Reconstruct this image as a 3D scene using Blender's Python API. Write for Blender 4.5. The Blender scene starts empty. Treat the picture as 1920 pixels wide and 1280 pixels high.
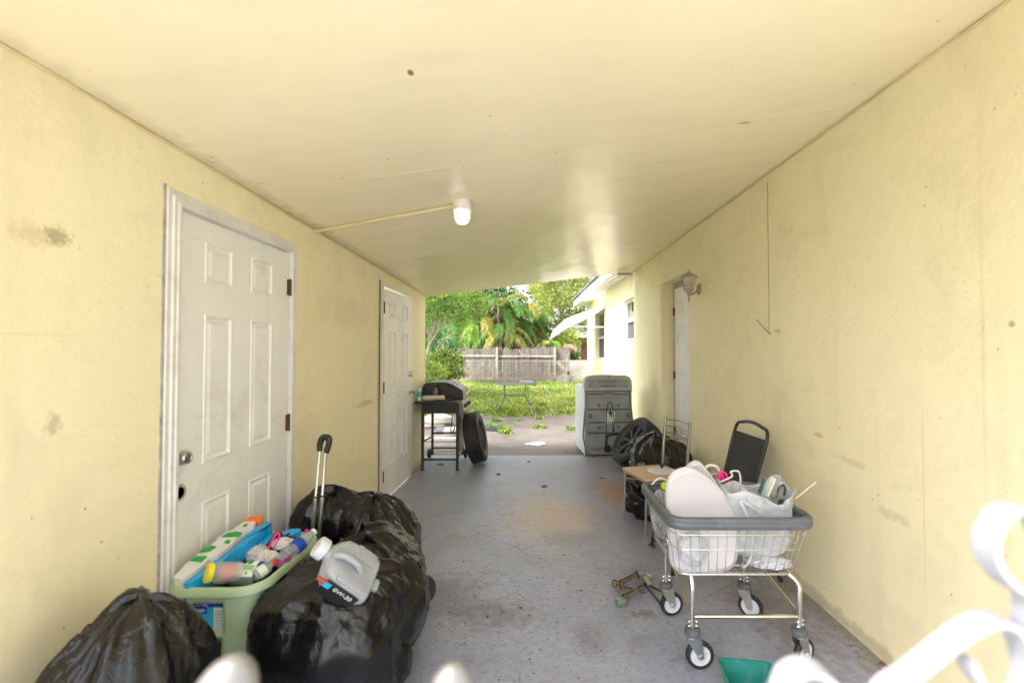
import bpy, bmesh, math, random
import numpy as np
from mathutils import Vector, Matrix, noise as mnoise
R = math.radians; PI = math.pi
random.seed(7)
SC = bpy.context.scene
COL = SC.collection
H = 1.452; F = 853.0; CX = 998.0; PITCH = R(1.2)

# ---- places measured from the photograph, at real distances --------------------------
def _ray(px, py):
    u = (px-CX)/F; v = (640-py)/F
    return (u, math.cos(PITCH)-v*math.sin(PITCH), math.sin(PITCH)+v*math.cos(PITCH))
def P(px, py, y):
    d = _ray(px, py); t = y/d[1]
    return Vector((d[0]*t, y, H+d[2]*t))
def G(px, py, z=0.0):
    d = _ray(px, py); t = (z-H)/d[2]
    return Vector((d[0]*t, d[1]*t, z))

# ---- mesh builder -------------------------------------------------------------------
class MB:
    def __init__(s): s.v=[]; s.f=[]; s.m=[]
    def add(s, vs, fs, mi=0, M=None):
        o=len(s.v)
        if M is not None: vs=[M@Vector(p) for p in vs]
        s.v += [tuple(p) for p in vs]; s.f += [tuple(o+i for i in f) for f in fs]; s.m += [mi]*len(fs)
        return s
    def box(s, c, d, mi=0, M=None, bev=0.0):
        x,y,z=c; a,b,h=d[0]/2,d[1]/2,d[2]/2
        if bev<=0:
            vs=[(x+i*a,y+j*b,z+k*h) for i in(-1,1) for j in(-1,1) for k in(-1,1)]
            fs=[(0,1,3,2),(4,6,7,5),(0,4,5,1),(2,3,7,6),(0,2,6,4),(1,5,7,3)]
            return s.add(vs,fs,mi,M)
        bm=bmesh.new(); bmesh.ops.create_cube(bm,size=1)
        for v in bm.verts: v.co=Vector((v.co.x*d[0],v.co.y*d[1],v.co.z*d[2]))
        bmesh.ops.bevel(bm,geom=list(bm.edges),offset=min(bev,min(d)*.45),segments=2,profile=.5,affect='EDGES')
        bm.verts.index_update()
        vs=[v.co+Vector(c) for v in bm.verts]; fs=[[v.index for v in f.verts] for f in bm.faces]; bm.free()
        return s.add(vs,fs,mi,M)
    def span(s, a, b, mi=0, M=None, bev=0.0):
        c=[(a[i]+b[i])/2 for i in range(3)]; d=[abs(a[i]-b[i]) for i in range(3)]
        return s.box(c,d,mi,M,bev)
    def tube(s, pts, r, n=8, closed=False, mi=0, M=None, sx=1.0, cap=True, up=None):
        pts=[Vector(p) for p in pts]; N=len(pts)
        rs = r if isinstance(r,(list,tuple)) else [r]*N
        vs=[];fs=[]; prev=None
        for i,p in enumerate(pts):
            if closed: t=pts[(i+1)%N]-pts[i-1]
            else: t=(pts[min(i+1,N-1)]-pts[max(i-1,0)])
            t=t.normalized() if t.length>1e-9 else Vector((0,0,1))
            if up is not None: a=Vector(up).cross(t)
            elif prev is None: a=(Vector((0,0,1)) if abs(t.z)<.9 else Vector((1,0,0))).cross(t)
            else: a=prev-t*prev.dot(t)
            if a.length<1e-6: a=Vector((1,0,0)).cross(t)
            a.normalize(); prev=a; b=t.cross(a)
            for k in range(n):
                an=2*PI*k/n; vs.append(p+a*(math.cos(an)*rs[i])+b*(math.sin(an)*rs[i]*sx))
        M_=N if closed else N-1
        for i in range(M_):
            j=(i+1)%N
            for k in range(n): fs.append((i*n+k,i*n+(k+1)%n,j*n+(k+1)%n,j*n+k))
        if not closed and cap: fs.append(tuple(range(n))[::-1]); fs.append(tuple((N-1)*n+k for k in range(n)))
        return s.add(vs,fs,mi,M)
    def strip(s, pts, w, t, mi=0, M=None, side=None):          # flat bar following a path; side = its wide direction
        pts=[Vector(p) for p in pts]; N=len(pts); vs=[];fs=[]
        for i,p in enumerate(pts):
            tg=(pts[min(i+1,N-1)]-pts[max(i-1,0)]).normalized()
            sd=Vector(side).normalized(); nn=sd.cross(tg).normalized()
            for a,b in((-1,-1),(1,-1),(1,1),(-1,1)): vs.append(p+sd*(a*w/2)+nn*(b*t/2))
        for i in range(N-1):
            for k in range(4): fs.append((i*4+k,i*4+(k+1)%4,i*4+4+(k+1)%4,i*4+4+k))
        fs.append((3,2,1,0)); fs.append(tuple((N-1)*4+k for k in range(4)))
        return s.add(vs,fs,mi,M)
    def lathe(s, prof, n=32, mi=0, M=None, closed=False, cap=True):       # prof: (r,z)
        vs=[];fs=[];N=len(prof)
        for r,z in prof:
            for k in range(n):
                a=2*PI*k/n; vs.append((r*math.cos(a),r*math.sin(a),z))
        for i in range(N if closed else N-1):
            j=(i+1)%N
            for k in range(n): fs.append((i*n+k,i*n+(k+1)%n,j*n+(k+1)%n,j*n+k))
        if not closed and cap:
            if prof[0][0]>1e-4: fs.append(tuple(range(n))[::-1])
            if prof[-1][0]>1e-4: fs.append(tuple((N-1)*n+k for k in range(n)))
        return s.add(vs,fs,mi,M)
    def prism(s, poly, a, b, ax='y', mi=0, M=None):             # poly in the plane across ax, from a to b
        def q(u,v,w): return {'y':(u,w,v),'x':(w,u,v),'z':(u,v,w)}[ax]
        n=len(poly); vs=[q(u,v,a) for u,v in poly]+[q(u,v,b) for u,v in poly]
        fs=[tuple(range(n))[::-1],tuple(range(n,2*n))]+[(i,(i+1)%n,n+(i+1)%n,n+i) for i in range(n)]
        return s.add(vs,fs,mi,M)
    def ell(s, c, r, n=16, mi=0, M=None):
        vs=[];fs=[];m=n//2
        for i in range(m+1):
            a=-PI/2+PI*i/m
            for k in range(n):
                b=2*PI*k/n; vs.append((c[0]+r[0]*math.cos(a)*math.cos(b),c[1]+r[1]*math.cos(a)*math.sin(b),c[2]+r[2]*math.sin(a)))
        for i in range(m):
            for k in range(n): fs.append((i*n+k,i*n+(k+1)%n,(i+1)*n+(k+1)%n,(i+1)*n+k))
        return s.add(vs,fs,mi,M)
    def build(s, name, mats, parent=None, world=True, smooth=None, bev=0, solid=0, sub=0):
        if not isinstance(mats,(list,tuple)): mats=[mats]
        me=bpy.data.meshes.new(name)
        off=Vector((0,0,0))
        if world and parent is not None: off=wloc(parent)
        me.from_pydata([tuple(Vector(p)-off) for p in s.v],[],s.f)
        for m in mats: me.materials.append(m)
        if len(mats)>1: me.polygons.foreach_set('material_index',s.m)
        me.validate(); 
        bm=bmesh.new(); bm.from_mesh(me)
        bmesh.ops.remove_doubles(bm,verts=bm.verts,dist=1e-5)
        bmesh.ops.recalc_face_normals(bm,faces=bm.faces)
        bm.to_mesh(me); bm.free()
        o=bpy.data.objects.new(name,me); COL.objects.link(o)
        if parent is not None: o.parent=parent
        if smooth is None or smooth:
            ang=R(35 if smooth is None else smooth)
            me.polygons.foreach_set('use_smooth',[True]*len(me.polygons))
            try: me.set_sharp_from_angle(angle=ang)
            except Exception: pass
        if bev:
            m=o.modifiers.new('bevel','BEVEL'); m.width=bev; m.segments=2; m.limit_method='ANGLE'; m.angle_limit=R(40)
        if solid:
            m=o.modifiers.new('solid','SOLIDIFY'); m.thickness=solid
        return o
def wloc(o):
    v=Vector(o.location); 
    while o.parent is not None: o=o.parent; v+=Vector(o.location)
    return v
def thing(name,label,cat,loc=(0,0,0),rz=0,group=None):
    o=bpy.data.objects.new(name,None); COL.objects.link(o); o.empty_display_size=.1
    o.location=loc; o.rotation_euler=(0,0,rz); tag(o,label,cat,group); return o
def tag(o,label=None,cat=None,group=None,kind=None):
    if label:o['label']=label
    if cat:o['category']=cat
    if group:o['group']=group
    if kind:o['kind']=kind
    return o
def copy_tree(o,parent=None):
    c=o.copy(); COL.objects.link(c); c.parent=parent
    for ch in list(o.children): copy_tree(ch,c)
    return c
def rotm(axis,ang,at=(0,0,0)):
    return Matrix.Translation(at)@Matrix.Rotation(ang,4,axis)@Matrix.Translation(-Vector(at))
def align(z, x=None, at=(0,0,0)):                               # frame with local z along z
    z=Vector(z).normalized(); x=Vector(x) if x is not None else (Vector((0,0,1)) if abs(z.z)<.9 else Vector((1,0,0)))
    x=(x-z*x.dot(z)).normalized(); y=z.cross(x)
    M=Matrix((x,y,z)).transposed().to_4x4(); M.translation=at; return M
def ngon_curve(pts,n=6,closed=False):                            # Catmull-Rom through points
    pts=[Vector(p) for p in pts]; N=len(pts); out=[]
    rng=range(N if closed else N-1)
    for i in rng:
        if closed: a,b,c,d=pts[i-1],pts[i],pts[(i+1)%N],pts[(i+2)%N]
        else: a,b,c,d=pts[max(i-1,0)],pts[i],pts[i+1],pts[min(i+2,N-1)]
        for k in range(n):
            t=k/n; out.append(.5*((2*b)+(c-a)*t+(2*a-5*b+4*c-d)*t*t+(3*b-a-3*c+d)*t**3))
    if not closed: out.append(pts[-1])
    return out
def rrect(x0,y0,x1,y1,r,n=5):
    out=[]
    for cx,cy,a0 in((x1-r,y1-r,0),(x0+r,y1-r,90),(x0+r,y0+r,180),(x1-r,y0+r,270)):
        for k in range(n+1):
            a=R(a0+90*k/n); out.append((cx+r*math.cos(a),cy+r*math.sin(a)))
    return out
def text_mb(txt,size,M,depth=.0008,align_x='LEFT',space=1.0):
    cu=bpy.data.curves.new('t','FONT'); cu.body=txt; cu.size=size; cu.extrude=depth; cu.align_x=align_x; cu.space_character=space
    o=bpy.data.objects.new('t',cu); COL.objects.link(o)
    dg=bpy.context.evaluated_depsgraph_get(); me=bpy.data.meshes.new_from_object(o.evaluated_get(dg))
    mb=MB(); mb.add([v.co for v in me.vertices],[tuple(p.vertices) for p in me.polygons],0,M)
    bpy.data.objects.remove(o); bpy.data.curves.remove(cu); bpy.data.meshes.remove(me); return mb

# ---- materials ----------------------------------------------------------------------
class NT:
    def __init__(s,name):
        s.m=bpy.data.materials.new(name); s.m.use_nodes=True; s.t=s.m.node_tree; s.n=s.t.nodes; s.l=s.t.links
        s.b=s.n['Principled BSDF']; s.out=s.n['Material Output']; s.tc=s.n.new('ShaderNodeTexCoord').outputs['Object']
        s.geo=None
    def link(s,a,b): s.l.new(a,b)
    def _in(s,sock,v):
        if hasattr(v,'is_output') or isinstance(v,bpy.types.NodeSocket): s.l.new(v,sock)
        elif isinstance(v,(tuple,list)) and len(v)==3 and sock.type=='RGBA': sock.default_value=(*v,1)
        else: sock.default_value=v
    def noise(s,scale,detail=4,rough=.55,dist=0,vec=None,out='Fac'):
        n=s.n.new('ShaderNodeTexNoise'); n.inputs['Scale'].default_value=scale; n.inputs['Detail'].default_value=detail
        n.inputs['Roughness'].default_value=rough; n.inputs['Distortion'].default_value=dist
        s.l.new(vec if vec is not None else s.tc,n.inputs['Vector']); return n.outputs[out]
    def voro(s,scale,vec=None,feature='F1',out='Distance',rand=1):
        n=s.n.new('ShaderNodeTexVoronoi'); n.feature=feature; n.inputs['Scale'].default_value=scale; n.inputs['Randomness'].default_value=rand
        s.l.new(vec if vec is not None else s.tc,n.inputs['Vector']); return n.outputs[out]
    def ramp(s,fac,a,b,ca=(0,0,0),cb=(1,1,1)):
        n=s.n.new('ShaderNodeValToRGB'); n.color_ramp.elements[0].position=a; n.color_ramp.elements[1].position=b
        n.color_ramp.elements[0].color=(*ca,1); n.color_ramp.elements[1].color=(*cb,1); s._in(n.inputs['Fac'],fac); return n.outputs['Color']
    def mix(s,fac,a,b,mode='MIX'):
        n=s.n.new('ShaderNodeMix'); n.data_type='RGBA'; n.blend_type=mode
        s._in(n.inputs[0],fac); s._in(n.inputs[6],a); s._in(n.inputs[7],b); return n.outputs[2]
    def math(s,op,a,b=0.0,clamp=False):
        n=s.n.new('ShaderNodeMath'); n.operation=op; n.use_clamp=clamp; s._in(n.inputs[0],a); s._in(n.inputs[1],b); return n.outputs[0]
    def mapping(s,scale=(1,1,1),loc=(0,0,0),rot=(0,0,0),vec=None):
        n=s.n.new('ShaderNodeMapping'); n.inputs['Scale'].default_value=scale; n.inputs['Location'].default_value=loc; n.inputs['Rotation'].default_value=rot
        s.l.new(vec if vec is not None else s.tc,n.inputs['Vector']); return n.outputs[0]
    def blob(s,c,r,soft=.4,nz=6,amt=.8):                       # irregular stain mask round a point of the surface
        n=s.n.new('ShaderNodeVectorMath'); n.operation='SUBTRACT'; s.l.new(s.tc,n.inputs[0]); n.inputs[1].default_value=c
        m=s.n.new('ShaderNodeVectorMath'); m.operation='DIVIDE'; s.l.new(n.outputs[0],m.inputs[0]); m.inputs[1].default_value=r
        ln=s.n.new('ShaderNodeVectorMath'); ln.operation='LENGTH'; s.l.new(m.outputs[0],ln.inputs[0])
        d=s.math('ADD',ln.outputs['Value'],s.math('MULTIPLY',s.math('SUBTRACT',s.noise(nz,6,.65),.5),amt*2))
        return s.ramp(d,1-soft,1,(1,1,1),(0,0,0))
    def bump(s,h,strength=.3,dist=.01,prev=None):
        n=s.n.new('ShaderNodeBump'); n.inputs['Strength'].default_value=strength; n.inputs['Distance'].default_value=dist
        s._in(n.inputs['Height'],h)
        if prev is not None: s.l.new(prev,n.inputs['Normal'])
        s.l.new(n.outputs[0],s.b.inputs['Normal']); return n.outputs[0]
    def set(s,col=None,rough=None,metal=None,spec=None,trans=None,alpha=None,coat=None,ior=None,emis=None,estr=None):
        for k,v in(('Base Color',col),('Roughness',rough),('Metallic',metal),('Specular IOR Level',spec),('Transmission Weight',trans),
                   ('Alpha',alpha),('Coat Weight',coat),('IOR',ior),('Emission Color',emis),('Emission Strength',estr)):
            if v is not None: s._in(s.b.inputs[k],v)
        return s
def simple(name,col,rough=.5,metal=0,var=.12,scale=8,bump=.05,bscale=60,bd=.002,dirt=0,dcol=(.1,.07,.04),spec=None,coat=None):
    t=NT(name); n=t.noise(scale,5)
    dark=tuple(c*(1-var) for c in col); lite=tuple(min(1,c*(1+var*.7)) for c in col)
    c=t.ramp(n,.3,.7,dark,lite)
    if dirt>0:
        c=t.mix(t.math('MULTIPLY',t.ramp(t.noise(scale*2.3,8,.7),.52,.75),dirt),c,dcol)
    t.set(col=c,metal=metal,spec=spec,coat=coat,rough=t.math('ADD',t.math('MULTIPLY',t.noise(scale*3,3),.15 if rough>=.36 else .03),rough-.07 if rough>=.36 else (max(rough,.285) if rough>=.28 else rough-.02)))
    if bump: t.bump(t.noise(bscale,4),bump,bd)
    return t.m
XL=-1.447; XR=1.645; YF=.36                     # left wall, right wall, open street end of the carport
YELLOW=(.80,.70,.43)
def wall_mat(name,side):
    t=NT(name); t.tc=t.n.new('ShaderNodeNewGeometry').outputs['Position']
    c=t.ramp(t.noise(1.1,6,.6),.3,.72,(.885,.795,.53),(.93,.855,.605))
    c=t.mix(t.math('MULTIPLY',t.ramp(t.noise(2.6,7,.7,.6),.50,.72),.33),c,(.62,.55,.38))
    streak=t.noise(1.0,5,.6,vec=t.mapping((5,5,.35)))
    c=t.mix(t.math('MULTIPLY',t.ramp(streak,.55,.75),.18),c,(.60,.52,.36))
    # sparse grime specks
    sp=t.voro(8.5,vec=t.mapping((1,2.1,1.3),rot=(.3,.2,.6))); spk=t.math('MULTIPLY',t.ramp(sp,.035,.07,(1,1,1),(0,0,0)),t.ramp(t.noise(2.2,2,vec=t.mapping(loc=(3,8,1))),.46,.52))
    c=t.mix(t.math('MULTIPLY',spk,.8),c,(.16,.10,.05))
    sp2=t.voro(34); spk2=t.math('MULTIPLY',t.ramp(sp2,.06,.12,(1,1,1),(0,0,0)),t.ramp(t.noise(1.7,4,.7,vec=t.mapping(loc=(9,2,5))),.56,.66))
    c=t.mix(t.math('MULTIPLY',spk2,.45),c,(.25,.17,.09))
    if side=='L': bl=[((XL,1.38,1.80),(.05,.05,.035),(.16,.10,.04),.85,50),((XL,1.31,1.79),(.05,.075,.045),(.45,.34,.18),.5,40),((XL,1.38,1.23),(.03,.03,.045),(.38,.32,.24),.8,30),
                      ((XL,3.95,1.0),(.05,.25,.035),(.38,.24,.12),.7,24),((XL,3.55,1.75),(.2,.55,.20),(.58,.50,.35),.38,5),
                      ((XL,1.0,.62),(.03,.03,.03),(.3,.2,.1),.8,30),((XL,4.29,1.2),(.05,.05,1.3),(.30,.20,.10),.55,12),
                      ((XL,5.5,.03),(.1,2.4,.06),(.32,.25,.18),.7,9),((XL,2.9,.8),(.03,.2,.5),(.62,.52,.34),.4,6)]
    else: bl=[((XR,2.36,.88),(.05,.14,.025),(.50,.35,.18),.5,30),((XR,2.62,.97),(.05,.06,.02),(.55,.30,.10),.8,20),
              ((XR,1.56,1.545),(.05,.014,.012),(.2,.13,.07),.9,40),((XR,2.1,.70),(.05,.12,.03),(.45,.38,.28),.5,12),
              ((XR,3.05,1.585),(.05,.05,.02),(.3,.2,.1),.7,40),((XR,2.8,.03),(.1,3.0,.05),(.35,.27,.20),.7,9),
              ((XR,6.1,1.0),(.1,.22,.7),(.62,.54,.38),.5,5),((XR,1.2,.9),(.1,.35,.9),(.70,.62,.44),.4,3)]
    for cc,rr,co,am,nz in bl:
        c=t.mix(t.math('MULTIPLY',t.blob(cc,rr,.65,nz*1.5,1.15),am*.62),c,co)
    for cc,rr,co,am in ([((XR,1.925,.85),(.05,.006,.62),(.66,.52,.22),.5),((XR,1.66,1.5),(.05,.012,1.1),(.70,.60,.36),.4),((XR,1.60,.9),(.05,.03,1.0),(.72,.64,.42),.3)] if side=='R' else
                        [((XL,3.7,1.0),(.05,.008,.5),(.60,.48,.30),.45),((XL,1.2,1.5),(.05,.35,.004),(.6,.5,.34),.4),((XL,3.1,.6),(.05,.01,.5),(.62,.52,.34),.4)]):
        c=t.mix(t.math('MULTIPLY',t.blob(cc,rr,.9,3,.35),am),c,co)
    c=t.mix(t.math('MULTIPLY',t.ramp(t.noise(38,6,.75),.55,.72),.22),c,(.60,.52,.33))
    t.set(col=c,rough=.62,spec=.35)
    b=t.bump(t.noise(2.2,3),.30,.04)
    b=t.bump(t.noise(26,4,.6),.30,.008,b)
    b=t.bump(t.noise(110,5,.6),.35,.004,b)
    t.bump(t.noise(420,2),.12,.001,b)
    return t.m
M={}
M['wallL']=wall_mat('painted_stucco_left','L'); M['wallR']=wall_mat('painted_stucco_right','R')
def ceil():
    t=NT('ceiling_gloss_paint'); t.tc=t.n.new('ShaderNodeNewGeometry').outputs['Position']
    c=t.ramp(t.noise(.8,5,.6),.3,.7,(.88,.785,.57),(.92,.84,.625))
    c=t.mix(t.math('MULTIPLY',t.ramp(t.noise(3,7,.7,vec=t.mapping((.5,2.2,1))),.53,.78),.25),c,(.62,.54,.37))
    sp=t.voro(6.5,vec=t.mapping((1,2.1,1),rot=(0,0,.6))); spk=t.math('MULTIPLY',t.ramp(sp,.03,.055,(1,1,1),(0,0,0)),t.ramp(t.noise(1.9,2),.47,.53))
    c=t.mix(t.math('MULTIPLY',spk,.85),c,(.13,.08,.04))
    sp2=t.voro(26); spk2=t.math('MULTIPLY',t.ramp(sp2,.05,.09,(1,1,1),(0,0,0)),t.ramp(t.noise(1.4,4,.7,vec=t.mapping(loc=(4,4,4))),.58,.68))
    c=t.mix(t.math('MULTIPLY',spk2,.5),c,(.3,.2,.1))
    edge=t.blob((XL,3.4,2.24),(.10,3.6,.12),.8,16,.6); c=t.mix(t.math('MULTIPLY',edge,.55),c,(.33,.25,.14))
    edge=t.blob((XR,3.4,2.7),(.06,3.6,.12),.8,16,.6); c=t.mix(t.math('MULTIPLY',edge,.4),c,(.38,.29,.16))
    for cc,rr,co,am in [((-.42,1.55,2.42),(.012,.02,.2),(.18,.11,.06),.9),((1.07,2.27,2.62),(.05,.012,.2),(.06,.04,.03),.9),
                        ((-.47,2.62,2.4),(.16,.2,.2),(.70,.60,.38),.3)]:
        c=t.mix(t.math('MULTIPLY',t.blob(cc,rr,.5,30,.5),am),c,co)
    t.set(col=c,rough=t.math('ADD',t.math('MULTIPLY',t.noise(6,5,.6),.07),.185),spec=.5)
    b=t.bump(t.noise(1.3,3,.5),.35,.05)
    b=t.bump(t.noise(5,4,.6,.8,vec=t.mapping((.5,1.8,1))),.13,.010,b)
    t.bump(t.noise(120,4),.10,.002,b)
    return t.m
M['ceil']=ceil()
def floor():
    t=NT('painted_concrete_floor')
    c=t.ramp(t.noise(1.3,7,.65,.4),.28,.72,(.25,.265,.365),(.365,.385,.51))
    c=t.mix(t.math('MULTIPLY',t.ramp(t.noise(5,9,.75,.8),.50,.70),.30),c,(.44,.45,.50))
    c=t.mix(t.math('MULTIPLY',t.ramp(t.noise(3.1,9,.8,.3,vec=t.mapping(loc=(7,1,0))),.55,.74),.55),c,(.12,.115,.12))
    # scuffs stretched in several directions
    for rot,sc,a in((0,26,.5),(70,20,.42),(-35,34,.38)):
        n=t.noise(1,5,.7,.5,vec=t.mapping((sc*.28,sc,1),rot=(0,0,R(rot)))); c=t.mix(t.math('MULTIPLY',t.ramp(n,.62,.72),a),c,(.11,.11,.115))
    sp=t.voro(17); c=t.mix(t.math('MULTIPLY',t.ramp(sp,.05,.11,(1,1,1),(0,0,0)),t.ramp(t.noise(1.6,5,.7),.46,.56)),c,(.05,.048,.045))
    sp=t.voro(52); c=t.mix(t.math('MULTIPLY',t.math('MULTIPLY',t.ramp(sp,.10,.18,(1,1,1),(0,0,0)),t.ramp(t.noise(2.3,5,.7,vec=t.mapping(loc=(2,2,0))),.50,.60)),.8),c,(.07,.065,.06))
    for cc,rr,co,am,nz in [((.16,4.02,0),(.52,.74,1),(.50,.37,.27),.95,9),((.0,4.6,0),(.35,.5,1),(.42,.36,.32),.45,6),
                        ((.84,4.65,0),(.26,.7,1),(.42,.25,.16),.85,9),((.28,3.55,0),(.30,.2,1),(.19,.17,.15),.5,9),
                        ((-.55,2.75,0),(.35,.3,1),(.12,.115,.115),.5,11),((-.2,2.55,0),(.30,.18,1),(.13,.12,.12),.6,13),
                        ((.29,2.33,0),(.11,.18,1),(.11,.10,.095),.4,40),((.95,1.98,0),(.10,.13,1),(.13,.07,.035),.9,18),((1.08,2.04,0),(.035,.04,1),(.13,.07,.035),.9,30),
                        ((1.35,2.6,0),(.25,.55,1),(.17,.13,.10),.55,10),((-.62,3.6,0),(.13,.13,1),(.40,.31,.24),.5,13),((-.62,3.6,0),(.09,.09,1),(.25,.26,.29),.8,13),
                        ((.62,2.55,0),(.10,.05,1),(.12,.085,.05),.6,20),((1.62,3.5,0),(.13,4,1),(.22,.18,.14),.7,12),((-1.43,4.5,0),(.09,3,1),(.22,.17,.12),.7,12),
                        ((.6,6.1,0),(.9,.3,1),(.40,.36,.33),.4,6),((.55,5.35,0),(.3,.12,1),(.42,.31,.24),.5,9)]:
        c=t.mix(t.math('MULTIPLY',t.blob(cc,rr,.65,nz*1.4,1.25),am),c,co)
    c=t.mix(t.math('MULTIPLY',t.ramp(t.noise(34,8,.8,.6),.50,.66),.55),c,(.13,.125,.14))
    c=t.mix(t.math('MULTIPLY',t.ramp(t.noise(11,9,.8,.6,vec=t.mapping(loc=(3,3,0))),.56,.64),.35),c,(.47,.48,.54))
    # hairline cracks and drag scratches
    cr=t.voro(1.15,vec=t.mapping((1,.8,1)),feature='DISTANCE_TO_EDGE')
    c=t.mix(t.math('MULTIPLY',t.math('MULTIPLY',t.ramp(cr,.001,.005,(1,1,1),(0,0,0)),t.ramp(t.noise(1.9,3),.5,.6)),.5),c,(.10,.10,.10))
    t.set(col=c,rough=t.math('ADD',t.math('MULTIPLY',t.noise(4,7,.7),.26),.27),spec=.5)
    b=t.bump(t.noise(2.5,4),.12,.02); b=t.bump(t.noise(60,6,.7),.22,.003,b)
    return t.m
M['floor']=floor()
def patio():
    t=NT('old_patio_concrete')
    c=t.ramp(t.noise(1.1,8,.7,.5),.28,.72,(.10,.085,.082),(.25,.215,.20))
    c=t.mix(t.math('MULTIPLY',t.ramp(t.noise(7,9,.8),.5,.68),.6),c,(.12,.10,.09))
    sp=t.voro(30); c=t.mix(t.math('MULTIPLY',t.ramp(sp,.08,.2,(1,1,1),(0,0,0)),.5),c,(.10,.07,.05))
    t.set(col=c,rough=.85); b=t.bump(t.noise(20,8,.7),.5,.01); return t.m
M['patio']=patio()
M['drive']=simple('driveway_concrete',(.62,.60,.56),.85,0,.2,2)
def lawn():
    t=NT('lawn_soil'); c=t.ramp(t.noise(1.4,8,.7),.35,.7,(.14,.19,.06),(.30,.33,.12))
    c=t.mix(t.ramp(t.noise(9,5,.7),.6,.75),c,(.24,.19,.11)); t.set(col=c,rough=.95); t.bump(t.noise(30,5),.5,.03); return t.m
M['lawn']=lawn()
def door():
    t=NT('white_door_paint'); c=t.ramp(t.noise(2,6,.6),.3,.7,(.81,.80,.80),(.87,.86,.86))
    c=t.mix(t.math('MULTIPLY',t.ramp(t.noise(3.5,8,.75,.5),.52,.74),.42),c,(.46,.42,.39))
    sp=t.voro(9); c=t.mix(t.math('MULTIPLY',t.math('MULTIPLY',t.ramp(sp,.03,.055,(1,1,1),(0,0,0)),t.ramp(t.noise(3,2),.5,.55)),.7),c,(.25,.17,.12))
    n=t.noise(1,4,.6,vec=t.mapping((8,8,60))); c=t.mix(t.math('MULTIPLY',t.ramp(n,.68,.74),.3),c,(.4,.34,.3))
    t.set(col=c,rough=.42,spec=.45); t.bump(t.noise(1,3,vec=t.mapping((160,160,9))),.12,.002); return t.m
M['door']=door()
M['trim']=simple('white_trim_paint',(.76,.745,.73),.45,0,.10,5,.05,80,.002,.35,(.33,.27,.22))
M['dirtytrim']=simple('peeling_trim',(.48,.45,.42),.7,0,.3,14,.4,50,.004,.7,(.12,.09,.07))
M['steel']=simple('brushed_nickel',(.55,.53,.50),.28,1,.1,20,.02)
M['chrome']=simple('chrome_tube',(.70,.69,.66),.20,1,.12,14,.03,120,.001,.25,(.30,.26,.20))
M['zinc']=simple('zinc_steel',(.62,.63,.62),.36,1,.2,25,.1,90,.001,.3,(.28,.25,.20))
M['rust']=simple('rusty_hinge',(.16,.075,.045),.75,.2,.4,30,.4,120,.002)
M['dark_metal']=simple('black_painted_steel',(.022,.022,.024),.42,0,.3,12,.08,90,.001,.25,(.10,.08,.06))
M['gunmetal']=simple('grey_grill_panel',(.20,.20,.205),.40,.5,.2,8,.06,70,.001,.4,(.10,.07,.05))
M['hood']=simple('grill_hood_enamel',(.035,.035,.037),.30,0,.25,6,.03,70,.001,.35,(.12,.10,.09))
M['hoodgrey']=simple('grey_hood_face',(.22,.21,.21),.42,.3,.2,6,.03,70,.001,.4,(.10,.07,.05))
M['rubber']=simple('tyre_rubber',(.020,.020,.022),.60,0,.35,14,.15,120,.002,.35,(.09,.085,.08))
M['alloy']=simple('alloy_rim',(.10,.098,.096),.5,.4,.2,20,.05,80,.001,.5,(.10,.08,.06))
M['blackpl']=simple('black_plastic',(.018,.018,.019),.38,0,.25,20,.05)
M['sling']=simple('black_sling_fabric',(.030,.030,.033),.70,0,.2,14,.25,400,.001,.15,(.12,.11,.10))
M['greyvinyl']=simple('grey_vinyl_bumper',(.105,.112,.135),.42,0,.2,16,.1,60,.001,.25,(.25,.24,.24))
M['white_pl']=simple('white_plastic',(.78,.78,.79),.38,0,.08,12,.04)
M['wheelgrey']=simple('pale_grey_hub',(.62,.64,.70),.42,0,.1,20,.05,60,.001,.2,(.25,.2,.15))
M['washer_white']=simple('washer_enamel',(.70,.73,.78),.30,0,.05,4,.02,30,.001,.12,(.40,.38,.36))
def washer_back():
    t=NT('galvanised_back_panel'); c=t.ramp(t.noise(3,6,.65,.6),.3,.7,(.27,.30,.31),(.42,.44,.45))
    c=t.mix(t.math('MULTIPLY',t.ramp(t.noise(2.1,8,.75,.8),.50,.72),.6),c,(.15,.18,.20))
    c=t.mix(t.math('MULTIPLY',t.ramp(t.noise(6,8,.75,.4,vec=t.mapping(loc=(5,5,5))),.60,.76),.5),c,(.24,.17,.11))
    t.set(col=c,rough=.55,metal=.25); t.bump(t.noise(50,4),.1,.002); return t.m
M['washer_back']=washer_back()
M['washer_top']=simple('aged_console_plastic',(.47,.47,.44),.5,0,.12,6,.04,60,.001,.4,(.22,.2,.17))
M['wood_top']=simple('light_wood_laminate',(.56,.37,.24),.40,0,.10,5,.04)
M['fence']=None
def woodm(name,a,b,ax=(28,28,1.2)):
    t=NT(name); c=t.ramp(t.noise(1,6,.65,.6,vec=t.mapping(ax)),.3,.7,a,b)
    c=t.mix(t.math('MULTIPLY',t.ramp(t.noise(2.2,6,.7),.5,.7),.5),c,tuple(x*.5 for x in a))
    bd=t.noise(1,0,vec=t.mapping((7,7,.02))); c=t.mix(t.math('MULTIPLY',t.ramp(bd,.4,.6),.35),c,tuple(min(1,x*1.35) for x in b))
    t.set(col=c,rough=.9); t.bump(t.noise(1,5,vec=t.mapping((60,60,3))),.4,.006); return t.m
M['fence']=woodm('weathered_fence_wood',(.10,.083,.076),(.235,.20,.185))
M['fence_post']=woodm('weathered_post_wood',(.30,.24,.21),(.50,.42,.38))
M['bark']=simple('tree_bark',(.40,.34,.28),.9,0,.4,9,.5,30,.01)
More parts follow.
